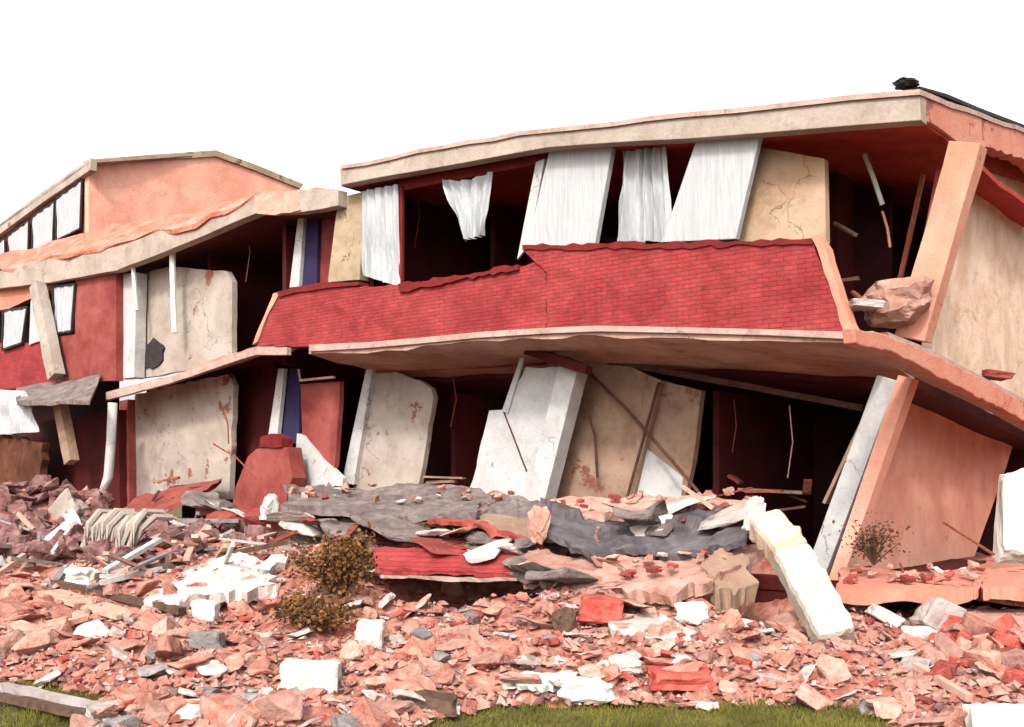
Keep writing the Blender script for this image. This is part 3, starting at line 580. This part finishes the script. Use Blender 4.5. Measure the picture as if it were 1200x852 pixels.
slab([(500, 608, 16.0), (560, 614, 15.5), (640, 640, 14.9)], [(520, 600, 16.8), (580, 604, 16.4), (650, 620, 15.8)], 0.07, M['brick_loose'], 'thin red slab strip under the long grey slab', 17, 0.03, 0.06)
slab([(640, 604, 15.4), (720, 598, 15.4), (800, 592, 15.3), (880, 590, 15.2)], [(640, 586, 17), (720, 582, 17), (800, 578, 17), (880, 576, 17)], 0.14, M['peach'], 'peach floor slab strip behind the grey roofing slab', 18, 0.08, 0.1)
slab([(205, 660, 16.8), (260, 646, 16.8), (330, 650, 16.6)], [(220, 640, 18.4), (270, 632, 18.4), (340, 632, 18.2)], 0.14, M['slabtop'], 'grey slab half buried at the left of the shrub', 19, 0.08, 0.1)
slab([(100, 652, 18.6), (160, 650, 18.4), (215, 644, 18.2)], [(112, 614, 19.6), (160, 612, 19.5), (220, 618, 19.3)], 0.08, M['greyr'], 'grey crumpled sheet over the rubble at left', 21, 0.2, 0.08)
slab([(322, 640, 16.5), (380, 650, 16.2), (440, 655, 15.8)], [(330, 622, 17.3), (390, 628, 17), (450, 634, 16.6)], 0.08, M['slabtop'], 'dark slab resting behind the brown shrub', 22, 0.06, 0.08)
slab([(176, 698, gY(176, 706)-.3), (240, 694, gY(240, 706)-.3), (318, 684, gY(318, 696)-.3)], [(200, 670, gY(206, 706)+.7), (262, 646, gY(262, 706)+.9), (322, 650, gY(318, 706)+.9)], 0.16, M['paler'], 'large pale white slab lying left of the shrub', 23, 0.05, 0.09)
slab([(716, 738, gY(716, 744)-.1), (760, 746, gY(760, 752)-.1), (810, 750, gY(810, 756)-.1)], [(716, 714, gY(716, 742)+.4), (760, 716, gY(760, 742)+.4), (800, 728, gY(800, 742)+.3)], 0.12, M['paler'], 'pale flat slab in the middle of the rubble field', 24, 0.04, 0.08)
slab([(590, 800, gY(590, 806)-.1), (640, 804, gY(640, 810)-.1), (678, 802, gY(678, 808)-.1)], [(600, 788, gY(600, 802)+.2), (640, 788, gY(640, 802)+.2), (678, 788, gY(678, 802)+.2)], 0.06, M['cream'], 'thin cream slab near the grass', 25, 0.02, 0.05)
slab([(1138, 862, 7.8), (1180, 862, 7.75), (1260, 862, 7.7)], [(1134, 822, 8.6), (1180, 818, 8.65), (1260, 814, 8.7)], 0.3, M['cream'], 'big cream white slab at the bottom right corner', 26, 0.03, 0.05)
slab([(980, 690, 12.7), (1060, 691, 12.75), (1130, 690, 12.9), (1146, 689, 12.9)], [(985, 664, 14.6), (1060, 668, 14.8), (1130, 668, 15.0), (1160, 666, 15.2)], 0.17, M['orange'], 'salmon terrace slab at the foot of the leaning corner column', 27, 0.02, 0.02)
slab([(1150, 690, 12.8), (1200, 689, 12.9), (1290, 687, 13.1)], [(1150, 668, 15.2), (1200, 664, 15.3), (1290, 662, 15.4)], 0.16, M['orange'], 'salmon terrace slab at the right edge', 28, 0.02, 0.02)
slab([(1100, 721, 12.6), (1200, 724, 12.7), (1290, 722, 12.8)], [(1110, 712, 13.4), (1200, 712, 13.4), (1290, 712, 13.5)], 0.12, M['peach'], 'lower peach slab under the right terrace slab', 29, 0.02, 0.03)
# fallen white column in two pieces
fc = thing('fallen_column', 'thick cream white column fallen diagonally below the corner column', 'column', P(980, 745, 11.6))
part('shaft', beam(P(926, 650, 12.4), P(981, 752, 11.5), 0.46, 0.40, Vector((1, 0, 0.2)), 14, 0.14, 3), M['creamcol'], fc, bev=0.15)
part('broken_head', beam(P(896, 612, 13.0), P(929, 654, 12.4), 0.45, 0.40, Vector((1, 0, 0.2)), 8, 0.25, 5), M['creamwall'], fc, 'pinkish cream broken head of the fallen column', bev=0.08)
# chunks shaped by a noise-distorted hull
def rock(cx, cy, Y, wpx, hpx, m, label, name='rubble_block', cat='block', dep=0.8, seed=0, box=True, rot=0.0, tilt=0.1, grp=None, rest=None):
    if Y is None: Y = gY(cx, cy+hpx*0.42)
    w_, h_ = wpx/F*Y, hpx/F*Y; d_ = w_*dep; r = random.Random(seed)
    bm = bmesh.new(); bmesh.ops.create_cube(bm, size=1.0)
    for q in bm.verts: q.co += Vector((r.uniform(-.12, .12), r.uniform(-.12, .12), r.uniform(-.14, .14)))
    bmesh.ops.bevel(bm, geom=bm.edges[:], offset=0.07 if box else 0.2, segments=1, affect='EDGES')
    bmesh.ops.subdivide_edges(bm, edges=bm.edges[:], cuts=4, use_grid_fill=True)
    R = Matrix.Rotation(tilt, 3, 'Y') @ Matrix.Rotation(rot, 3, 'Z')
    c = P(cx, cy, Y)
    for q in bm.verts:
        q.co += noise.noise_vector(q.co*2.2+Vector((seed*3.7, 0, 0)))*(0.06 if box else 0.16) + noise.noise_vector(q.co*6+Vector((seed*1.7, 0, 0)))*(0.03 if box else 0.07)
        q.co = R @ Vector((q.co.x*w_, q.co.y*d_, q.co.z*h_)) + c
    bmesh.ops.triangulate(bm, faces=bm.faces[:])
    v = [q.co.copy() for q in bm.verts]; bm.verts.index_update(); f = [[x.index for x in q.verts] for q in bm.faces]; bm.free()
    return solo((v, f), name, m, label, cat, grp)
rock(364, 794, None, 60, 34, M['cream'], 'cream white squared block in the left foreground', seed=1, rot=0.1, tilt=0.03)
rock(686, 808, None, 58, 26, M['cream'], 'rounded cream white block beside the grass', seed=2, box=False)
rock(735, 780, None, 34, 20, M['paler'], 'pale pink block behind the rounded cream block', seed=3, box=False)
rock(810, 718, None, 34, 22, M['cream'], 'white plaster lump right of the pale flat slab', seed=4, box=False)
rock(98, 676, None, 40, 24, M['cream'], 'white lump near the dark beam at left', seed=5, box=False)
rock(240, 716, None, 26, 22, M['cream'], 'small white block at the end of the dark beam', seed=6)
rock(245, 750, None, 34, 20, M['greyr'], 'grey block under the small white block', seed=7)
rock(434, 748, None, 34, 36, M['paler'], 'pinkish white block at the foot of the shrub', seed=8)
rock(795, 794, None, 74, 20, M['brick_loose'], 'flat red block in front of the pale rubble', seed=9, tilt=0.05)
rock(503, 824, None, 56, 20, M['timber'], 'dark brown box piece at the edge of the grass', seed=10, tilt=0.12)
rock(1102, 726, None, 46, 40, M['paler'], 'pale pink block leaning under the terrace slabs', seed=11, tilt=0.5)
rock(1036, 722, None, 34, 14, M['cream'], 'small white bar under the terrace slab', seed=12, tilt=0.5)
rock(1078, 742, None, 30, 14, M['cream'], 'small white wedge in front of the leaning pale block', seed=13, tilt=0.1)
rock(704, 716, None, 50, 30, M['brick_loose'], 'red block beside the dark hollow', seed=14)
rock(660, 728, None, 28, 30, M['timber'], 'dark lump left of the red block', seed=15, box=False)
rock(1050, 356, 14.0, 66, 46, M['peach'], 'pinkish plaster chunk lodged at the foot of the upper column', seed=36, box=False, tilt=-0.2, name='plaster_chunk')
rock(1014, 358, 13.7, 34, 9, M['paler'], 'thin white plaster splinter pointing left from the corner', seed=17, tilt=0.1, name='plaster_chunk')
rock(1128, 444, 16.0, 26, 14, M['peach'], 'peach lump lying on the dropping slab edge', seed=18, name='plaster_chunk')
rock(1166, 440, 17.2, 34, 8, M['brick_loose'], 'red lath piece on the dropping slab edge', seed=19, name='plaster_chunk')
rock(1062, 99, 13.3, 26, 8, M['black'], 'black bent scrap on top of the roof corner', name='roof_scrap', cat='scrap', seed=20, box=False)
rock(74, 607, 20, 30, 60, M['greywall'], 'grey lump beside the dirty orange wall', seed=21, tilt=0.7)
rock(315, 600, 19.2, 20, 40, M['bluewhite'], 'blue white plaster stump below the red brick stub', seed=22, box=False, name='plaster_chunk')
rock(632, 616, 14.6, 26, 40, M['peach'], 'peach upright chunk at the end of the grey roofing slab', seed=23, box=False)
rock(884, 604, 13.4, 22, 36, M['paler'], 'pale upright chunk between grey slab and fallen column', seed=24, box=False)
rock(1191, 608, 15.5, 34, 96, M['cream'], 'cream white pier stub at the right edge behind the terrace', name='pier_stub', cat='pier', seed=25, dep=0.7, tilt=0.03)
# timbers and planks
def bar(p, q, wd, th, m, label, name='timber_beam', cat='beam', seed=0, amp=0.1):
    p, q = [t if len(t) == 3 else (t[0], t[1], gY(t[0], t[1]+4)-0.12) for t in (p, q)]
    return solo(beam(P(*p), P(*q), wd, th, None, 8, amp, seed), name, m, label, cat)
bar((64, 683), (214, 716), 0.12, 0.08, M['timber'], 'long dark beam lying across the rubble at left', seed=1)
bar((58, 694), (150, 722), 0.35, 0.06, M['plank'], 'wide pink plank beside the long dark beam', 'plank', 'plank', 2)
bar((30, 742), (100, 724), 0.12, 0.06, M['plank'], 'narrow salmon plank at the left edge', 'plank', 'plank', 3)
bar((180, 664), (222, 636), 0.12, 0.1, M['plank'], 'short pink stick pointing up by the grey sheet', 'plank', 'plank', 4)
bar((1072, 780), (1136, 818), 0.07, 0.07, M['plank'], 'pale stick lying diagonally near the cream slab', 'plank', 'plank', 5)
bar((1060, 758), (1140, 762), 0.1, 0.1, M['timber'], 'short dark beam in the rubble at right', seed=6)
bar((4, 805), (132, 835), 0.10, 0.09, M['paler'], 'white edging strip lying in the grass at left', 'edging_strip', 'edging', 7, 0.3)
bar((0, 816), (128, 843), 0.10, 0.07, M['timber'], 'dark edging strip lying in front of the white strip', 'edging_strip', 'edging', 8, 0.3)
bar((800, 570, 14.5), (836, 596, 14.2), 0.05, 0.05, M['plank'], 'thin pink stick in the dark lower opening', 'plank', 'plank', 9)
bar((1105, 612, 14.9), (1165, 650, 14.2), 0.03, 0.03, M['rust'], 'thin rusty rod leaning on the lower side wall', 'steel_rod', 'rod', 9)
for k, (p, q, lb) in enumerate([((700, 655, 13.9), (742, 676, 13.3), 'thin rod on the broad peach slab'), ((1000, 642, 14.0), (1052, 628, 14.2), 'bent rod over the plant by the corner column'), ((1055, 660, 14.1), (1056, 690, 13.5), 'short upright rod at the terrace edge'), ((262, 480, 19), (268, 520, 19), 'upright rusty rod left of the red brick stub'), ((250, 520, 19), (300, 560, 18.6), 'slanting rusty rod by the red brick stub')]):
    m_ = P(*p).lerp(P(*q), 0.5)+Vector((0.03, 0, 0.06))
    solo(tube([P(*p), m_, P(*q)], 0.016, 5), 'steel_rod', M['rust'], lb, 'rod')

# ------------------------------------------------------------ shrubs
def shrub(c, rx, ry, rz, nleaf, nst, label, name='shrub', seed=0, lm='leaf', ls=0.05):
    r = random.Random(seed); rt = thing(name, label, 'shrub', c)
    st = []; v = []; f = []
    tips = []
    for i in range(nst):
        an = r.uniform(0, 6.28); e = Vector((math.cos(an)*rx*r.uniform(.3, 1), math.sin(an)*ry*r.uniform(.3, 1), rz*r.uniform(.4, 1)))
        m_ = e*0.5+Vector((r.uniform(-.05, .05), r.uniform(-.05, .05), 0.06))
        st.append(tube([c, c+m_, c+e], [0.014, 0.009, 0.004], 4)); tips += [(c+m_, c+e)]
    for i in range(nleaf):
        a_, b_ = r.choice(tips); t = r.random()**0.6
        p = a_.lerp(b_, t)+Vector((r.gauss(0, .10), r.gauss(0, .10), r.gauss(0, .09)))
        d = Vector((r.uniform(-1, 1), r.uniform(-1, 1), r.uniform(-.6, 1))).normalized(); s = d.orthogonal().normalized()
        s = Matrix.Rotation(r.uniform(0, 6.28), 3, d) @ s; L = r.uniform(.6, 1.4)*ls
        k = len(v); v += [p, p+d*L*.5+s*L*.32, p+d*L, p+d*L*.5-s*L*.32]; f.append([k, k+1, k+2, k+3])
    part('stems', merge(*st), M['twig'], rt); part('foliage', (v, f), M[lm], rt)
    return rt
shrub(P(395, 706, gY(395, 706)), 0.52, 0.35, 0.85, 2600, 46, 'brown green shrub standing in front of the fallen slabs', seed=1, ls=0.06)
shrub(P(375, 742, gY(375, 742)), 0.5, 0.3, 0.42, 1500, 34, 'low dark brown shrub spreading over the rubble', seed=2, ls=0.055)
shrub(P(1024, 662, 13.7), 0.4, 0.2, 0.55, 500, 30, 'dry dark plant growing beside the leaning corner column', seed=3, lm='twig', ls=0.05)

# ------------------------------------------------------------ loose rubble
def chunk_mesh(name, kind, seed, m):
    r = random.Random(seed); bm = bmesh.new()
    if kind == 'brick':
        L = r.uniform(.5, 1.0); bmesh.ops.create_cube(bm, size=1.0)
        for q in bm.verts: q.co = Vector((q.co.x*L*1.0, q.co.y*0.5, q.co.z*0.28)) + Vector((r.uniform(-.05, .05), r.uniform(-.03, .03), r.uniform(-.02, .02)))
        bmesh.ops.bevel(bm, geom=bm.edges[:], offset=0.02, segments=1, affect='EDGES')
    else:
        fl = {'flat': .18, 'lump': .5, 'slab': .12}[kind]
        for i in range(16 if kind != 'slab' else 12):
            an = r.uniform(0, 6.28); rad = r.uniform(.3, .55)
            bm.verts.new((math.cos(an)*rad, math.sin(an)*rad*r.uniform(.6, 1), r.choice((-1, 1))*fl*r.uniform(.6, 1)*(.5)))
        bmesh.ops.convex_hull(bm, input=bm.verts)
        bmesh.ops.delete(bm, geom=[q for q in bm.verts if not q.link_faces], context='VERTS')
        bmesh.ops.bevel(bm, geom=bm.edges[:], offset=0.015, segments=1, affect='EDGES')
    bmesh.ops.triangulate(bm, faces=bm.faces[:])
    bmesh.ops.subdivide_edges(bm, edges=bm.edges[:], cuts=2, use_grid_fill=True)
    bmesh.ops.triangulate(bm, faces=bm.faces[:])
    for q in bm.verts: q.co += noise.noise_vector(q.co*3.1+Vector((seed, 0, 0)))*(.05 if kind != 'brick' else .025) + noise.noise_vector(q.co*9+Vector((seed, 0, 0)))*.025
    me = bpy.data.meshes.new(name); bm.to_mesh(me); bm.free(); me.materials.append(m); return me
def variants(name, spec, m, n, s0): return [chunk_mesh(name, spec[i % len(spec)], s0+i, m) for i in range(n)]
KINDS = [
 ('rubble_chunk', variants('rubble_chunk', ['flat', 'lump', 'slab'], M['pinkr'], 12, 100), 300, (.14, .55), 'small salmon pink masonry chunk lying loose in the debris field', 'salmon rubble chunks'),
 ('mortar_fragment', variants('mortar_fragment', ['flat', 'slab', 'lump'], M['peach'], 12, 200), 290, (.14, .62), 'small peach coloured mortar fragment lying loose in the debris field', 'peach mortar fragments'),
 ('plaster_fragment', variants('plaster_fragment', ['slab', 'flat'], M['paler'], 10, 300), 200, (.12, .44), 'small whitish plaster flake lying loose in the debris field', 'whitish plaster flakes'),
 ('broken_brick', variants('broken_brick', ['brick'], M['brick_loose'], 10, 400), 230, (.14, .26), 'broken red brick lying loose in the debris field', 'loose red bricks'),
 ('concrete_lump', variants('concrete_lump', ['lump', 'flat'], M['greyr'], 10, 500), 150, (.10, .36), 'small grey concrete lump lying loose in the debris field', 'grey concrete lumps'),
]
rr_ = random.Random(42)
def facade_Y(X):  # depth of the front line above this X
    a = (X-A0.x)/E.x; return A0.y+E.y*a if a > 0 else A0.y+(X-A0.x)*0.6
for name, meshes, n, (s0, s1), lab, grp in KINDS:
    k = 0; tries = 0
    while k < n and tries < 20000:
        tries += 1
        Y = 8.6 + (rr_.random()**1.35)*13.5; u = rr_.uniform(-0.52, 0.52); X = u*Y
        if Y < rub_front(X)+rr_.uniform(-0.25, 0.3): continue
        if Y > facade_Y(X)-0.2: continue
        if X > 4.2 and Y > 12.8: continue
        if X > 3.9 and Y < 10.15: continue
        if name == 'concrete_lump' and Y < 13 and rr_.random() < 0.4: continue
        z = H(X, Y); 
        o = bpy.data.objects.new(name, meshes[rr_.randrange(len(meshes))]); col.objects.link(o)
        s = s0+(s1-s0)*rr_.random()**1.6
        if name == 'broken_brick': s *= 1.0
        o.scale = (s*rr_.uniform(.8, 1.3), s*rr_.uniform(.8, 1.2), s*rr_.uniform(.8, 1.3))
        e = 0.01
        nx = (H(X+.15, Y)-H(X-.15, Y))/.3; ny = (H(X, Y+.15)-H(X, Y-.15))/.3
        o.rotation_euler = (math.atan(ny)+rr_.gauss(0, .26), -math.atan(nx)+rr_.gauss(0, .26), rr_.uniform(0, 6.28))
        o.location = (X, Y, z+s*rr_.uniform(.02, .2))
        tag(o, lab, 'rubble', grp); k += 1
# loose pieces lying on the fallen slabs and ledges
LEDGES = [([(990, 682, 13.1), (1130, 682, 13.4)], [(990, 664, 14.5), (1180, 662, 15.4)], 34, 'on the salmon terrace slabs'),
 ([(340, 582, 17.4), (600, 604, 16.1)], [(340, 566, 18.5), (600, 577, 17.1)], 30, 'on the long dusty grey slab'),
 ([(640, 600, 15.5), (880, 588, 15.3)], [(640, 586, 16.9), (880, 577, 16.9)], 24, 'on the peach floor strip'),
 ([(710, 680, 13.2), (850, 664, 13.1)], [(710, 654, 13.8), (870, 648, 13.7)], 22, 'on the broad peach slab'),
 ([(470, 628, 16.0), (630, 640, 15.2)], [(480, 614, 16.6), (640, 628, 15.8)], 26, 'on the peach rubble slab')]
for fr_, bk_, n, where in LEDGES:
    for i in range(n):
        u, t = rr_.random(), rr_.random(); ki = rr_.choice((0, 1, 1, 2, 3))
        name, meshes = KINDS[ki][0], KINDS[ki][1]
        p = P(*fr_[0]).lerp(P(*fr_[1]), u).lerp(P(*bk_[0]).lerp(P(*bk_[1]), u), t)
        o = bpy.data.objects.new(name, meshes[rr_.randrange(len(meshes))]); col.objects.link(o)
        s = rr_.uniform(.08, .26) if ki != 3 else rr_.uniform(.14, .22); o.scale = (s, s, s*1.2)
        o.rotation_euler = (rr_.gauss(0, .25), rr_.gauss(0, .25), rr_.uniform(0, 6.28)); o.location = p + UP*0.03
        adj = ('small salmon pink masonry chunk lying ', 'small peach coloured mortar fragment lying ', 'small whitish plaster flake lying ', 'broken red brick lying ')[ki]
        tag(o, adj+where, 'rubble', KINDS[ki][4]+' '+where)
rs = random.Random(31)
SP = {'grey': variants('slab_piece', ['slab', 'flat'], M['slabtop'], 8, 700), 'dark red': variants('slab_piece', ['slab'], M['redwall'], 6, 720), 'peach': variants('slab_piece', ['slab', 'flat'], M['peach'], 8, 740), 'whitish': variants('slab_piece', ['slab'], M['paler'], 6, 760)}
ZN = [((330, 606, 17.0), (640, 640, 15.0), 26, 'between the long grey slab and the brick parapet'), ((300, 650, 16.4), (450, 660, 15.9), 10, 'behind the tall shrub'), ((600, 655, 14.5), (720, 690, 13.3), 12, 'around the salmon slab above the dark hollow'), ((640, 606, 15.3), (880, 600, 14.7), 12, 'behind the grey roofing slab'), ((120, 640, 18.0), (300, 630, 17.5), 16, 'on the heap left of the red stub'), ((230, 590, 19.5), (330, 610, 18.4), 8, 'at the foot of the red stub')]
for a_, b_, n, where in ZN:
    for i in range(n):
        kk = rs.choice(('grey', 'grey', 'dark red', 'peach', 'peach', 'whitish')); c = P(*a_).lerp(P(*b_), rs.random()) + Vector((0, rs.uniform(-.4, .5), rs.uniform(-.18, .06)))
        o = bpy.data.objects.new('slab_piece', rs.choice(SP[kk])); col.objects.link(o); q = rs.uniform(.45, 1.25)
        o.scale = (q*rs.uniform(.9, 1.5), q, q*rs.uniform(.6, 1.1)); o.rotation_euler = (rs.gauss(0, .22), rs.gauss(0, .22), rs.uniform(0, 6.28)); o.location = c
        tag(o, kk+' broken slab piece lying '+where, 'slab piece', kk+' pieces '+where)
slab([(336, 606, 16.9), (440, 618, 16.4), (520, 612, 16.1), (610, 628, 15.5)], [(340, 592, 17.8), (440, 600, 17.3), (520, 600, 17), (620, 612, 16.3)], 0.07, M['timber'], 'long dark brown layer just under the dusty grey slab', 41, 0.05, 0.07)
slab([(380, 622, 16.3), (470, 632, 15.9), (540, 626, 15.7)], [(380, 610, 17), (470, 616, 16.6), (540, 614, 16.4)], 0.06, M['dark'], 'dark red layer above the fallen brick parapet', 42, 0.05, 0.07)
slab([(338, 592, 16.8), (470, 603, 16.3), (560, 600, 15.9)], [(340, 578, 17.6), (470, 588, 17.1), (560, 586, 16.8)], 0.13, M['slabtop'], 'straight dark slab layer with a pale broken front edge above the shrub', 43, 0.02, 0.03)
slab([(560, 612, 15.6), (620, 626, 15.2), (700, 634, 14.5)], [(566, 600, 16.3), (620, 608, 16.0), (700, 612, 15.3)], 0.11, M['brown'], 'straight brown slab layer meeting the dark roofing slab', 44, 0.02, 0.03)
# broken boards in the dark rooms
rb = random.Random(91)
for (x0, x1, y0, y1, b0_, b1_, n, where) in ((980, 1060, 320, 372, 1.6, 2.6, 9, 'in the upper corner opening'), (850, 950, 560, 610, 1.6, 2.8, 12, 'on the floor of the lower dark opening'), (180, 262, 560, 590, -0.4, 0.5, 7, 'at the foot of the pale grey lower wall'), (508, 560, 540, 575, 1.0, 1.6, 4, 'in the gap left of the white stepped panel')):
    for i in range(n):
        c = FB(rb.uniform(x0, x1), rb.uniform(y0, y1), rb.uniform(b0_, b1_)); L = rb.uniform(.2, .55); an = rb.uniform(0, 3.14)
        d = (E*math.cos(an)*L + UP*math.sin(an)*L*0.25 + N*rb.uniform(-.2, .2)*L)
        k = rb.randrange(4)
        solo(beam(c-d, c+d, rb.uniform(.05, .16), rb.uniform(.02, .06), None, 4, .25, i), 'broken_board', [M['barwood'], M['rust'], M['redwall'], M['brown']][k], ['black brown', 'rust coloured', 'red painted', 'tan brown'][k]+' broken board '+where, 'board', ['black brown', 'rust coloured', 'red painted', 'tan brown'][k]+' boards '+where)
# wires dangling inside the dark openings
for k, (x, y0, y1, b, lb) in enumerate([(540, 205, 262, 1.6, 'thin wire hanging in the dark window right of the short curtain'), (488, 215, 290, 1.4, 'thin wire hanging in the dark window left of the short curtain'), (700, 176, 250, 1.2, 'thin wire hanging between white panel and long curtain'), (860, 468, 530, 3.0, 'wire hanging from the ceiling in the lower dark opening'), (925, 475, 560, 2.6, 'longer wire hanging beside the corner column'), (530, 436, 500, 2.2, 'wire hanging in the dark gap right of the rounded panel'), (290, 262, 330, 1.6, 'wire hanging under the sagging middle roof'), (245, 285, 330, 1.4, 'short wire hanging in the open middle room')]):
    solo(tube([FB(x, y0, b), FB(x+3+k % 3, (y0+y1)/2, b-.05), FB(x-2, y1, b)], 0.012, 5), 'hanging_wire', M['rust'] if k % 2 else M['plank'], lb, 'wire')
# blocky masonry tumbled under the right terrace
for i in range(46):
    px, py = rr_.uniform(1075, 1200), rr_.uniform(738, 815); Y = 12.2-(py-738)/77*2.3
    ki = rr_.choice((0, 0, 3, 1)); name, meshes = ('masonry_block', KINDS[0][1]) if ki == 0 else ('masonry_block', KINDS[ki][1])
    o = bpy.data.objects.new(name, meshes[rr_.randrange(len(meshes))]); col.objects.link(o); s = rr_.uniform(.22, .5); p = P(px, py, Y)
    o.scale = (s, s, s*1.5); o.rotation_euler = (rr_.gauss(0, .4), rr_.gauss(0, .4), rr_.uniform(0, 6.28)); o.location = (p.x, Y, H(p.x, Y)+s*.25)
    tag(o, 'thick ' + {0: 'salmon', 3: 'red', 1: 'peach'}[ki] + ' masonry block tumbled below the right terrace slabs', 'rubble', {0: 'salmon', 3: 'red', 1: 'peach'}[ki]+' blocks below the right terrace')
dm = variants('dirty_lump', ['lump', 'flat', 'slab'], M['dirty'], 10, 600)
for i in range(260):
    px, py = rr_.uniform(0, 340)*rr_.uniform(.4, 1), rr_.uniform(572, 662); Y = gY(px, py); p = P(px, 0, Y)
    if Y > facade_Y(p.x)-0.3: continue
    o = bpy.data.objects.new('dirty_lump', dm[rr_.randrange(10)]); col.objects.link(o); s = rr_.uniform(.18, .6)
    o.scale = (s, s, s*1.3); o.rotation_euler = (rr_.gauss(0, .4), rr_.gauss(0, .4), rr_.uniform(0, 6.28)); o.location = (p.x, Y, H(p.x, Y)+s*.22)
    tag(o, 'dirty maroon grey lump in the heap below the left blocks', 'rubble', 'maroon grey lumps at left')
# crumpled things at the left
rib = []
for i in range(11):
    x0 = 98+i*6; yb = gY(x0, 650)
    jx, jy = rj.uniform(-4, 4), rj.uniform(-5, 5)
    rib.append(tube([P(x0+40+jx, 604+jy, yb+.4), P(x0+20+jx, 603+jy, yb+.2), P(x0+6, 618+jy, yb-.05), P(x0-2-jx, 648+jy*1.6, yb-.2)], 0.055, 6))
solo(merge(*rib), 'ridged_sheet', M['greywall'], 'grey ridged sheet bent over the rubble heap at left', 'sheet')
solo(curtain([(62, 616), (84, 596), (104, 640), (66, 650)], -3.6, 4, 0.08, 12), 'cloth', M['bluewhite'], 'pale crumpled cloth at the foot of the bent post', 'cloth')
rl = random.Random(77)
cols = ['white stick', 'dark timber stick', 'red lath', 'salmon lath', 'grey stick']
mats_ = [M['bluewhite'], M['timber'], M['redwall'], M['plank'], M['greyr']]
for i in range(60):
    px, py = rl.uniform(0, 330), rl.uniform(604, 690); Y = gY(px, py); c = P(px, 0, Y); c.z = H(c.x, Y)+rl.uniform(.02, .25)
    an = rl.uniform(0, 3.14); L = rl.uniform(.3, 1.1); d = Vector((math.cos(an), math.sin(an), rl.gauss(0, .3)))*L/2; k = rl.randrange(5)
    solo(beam(c-d, c+d, rl.uniform(.04, .12), rl.uniform(.03, .07), None, 3, .15, i), 'broken_lath', mats_[k], cols[k]+' tangled in the rubble heap at left', 'lath', cols[k]+'s tangled at left')
# fine rubble that nobody could count; the dark maroon crumbs paint shadow gaps
tet = [Vector(q) for q in ((1, 0, 0), (-.6, .8, 0), (-.5, -.8, .1), (.1, 0, .7), (.2, .5, .3), (-.2, -.3, .6))]
for gm, cnt, lab, sd_, big in (('pinkr', 15000, 'fine pink grit and crumbs between the larger rubble', 5, .11), ('peach', 9000, 'fine peach crumbs between the larger rubble', 8, .10), ('paler', 5000, 'fine whitish plaster crumbs between the larger rubble', 6, .06), ('dirty', 9000, 'fine dark maroon crumbs painted as shadow gaps between the larger rubble', 7, .075)):
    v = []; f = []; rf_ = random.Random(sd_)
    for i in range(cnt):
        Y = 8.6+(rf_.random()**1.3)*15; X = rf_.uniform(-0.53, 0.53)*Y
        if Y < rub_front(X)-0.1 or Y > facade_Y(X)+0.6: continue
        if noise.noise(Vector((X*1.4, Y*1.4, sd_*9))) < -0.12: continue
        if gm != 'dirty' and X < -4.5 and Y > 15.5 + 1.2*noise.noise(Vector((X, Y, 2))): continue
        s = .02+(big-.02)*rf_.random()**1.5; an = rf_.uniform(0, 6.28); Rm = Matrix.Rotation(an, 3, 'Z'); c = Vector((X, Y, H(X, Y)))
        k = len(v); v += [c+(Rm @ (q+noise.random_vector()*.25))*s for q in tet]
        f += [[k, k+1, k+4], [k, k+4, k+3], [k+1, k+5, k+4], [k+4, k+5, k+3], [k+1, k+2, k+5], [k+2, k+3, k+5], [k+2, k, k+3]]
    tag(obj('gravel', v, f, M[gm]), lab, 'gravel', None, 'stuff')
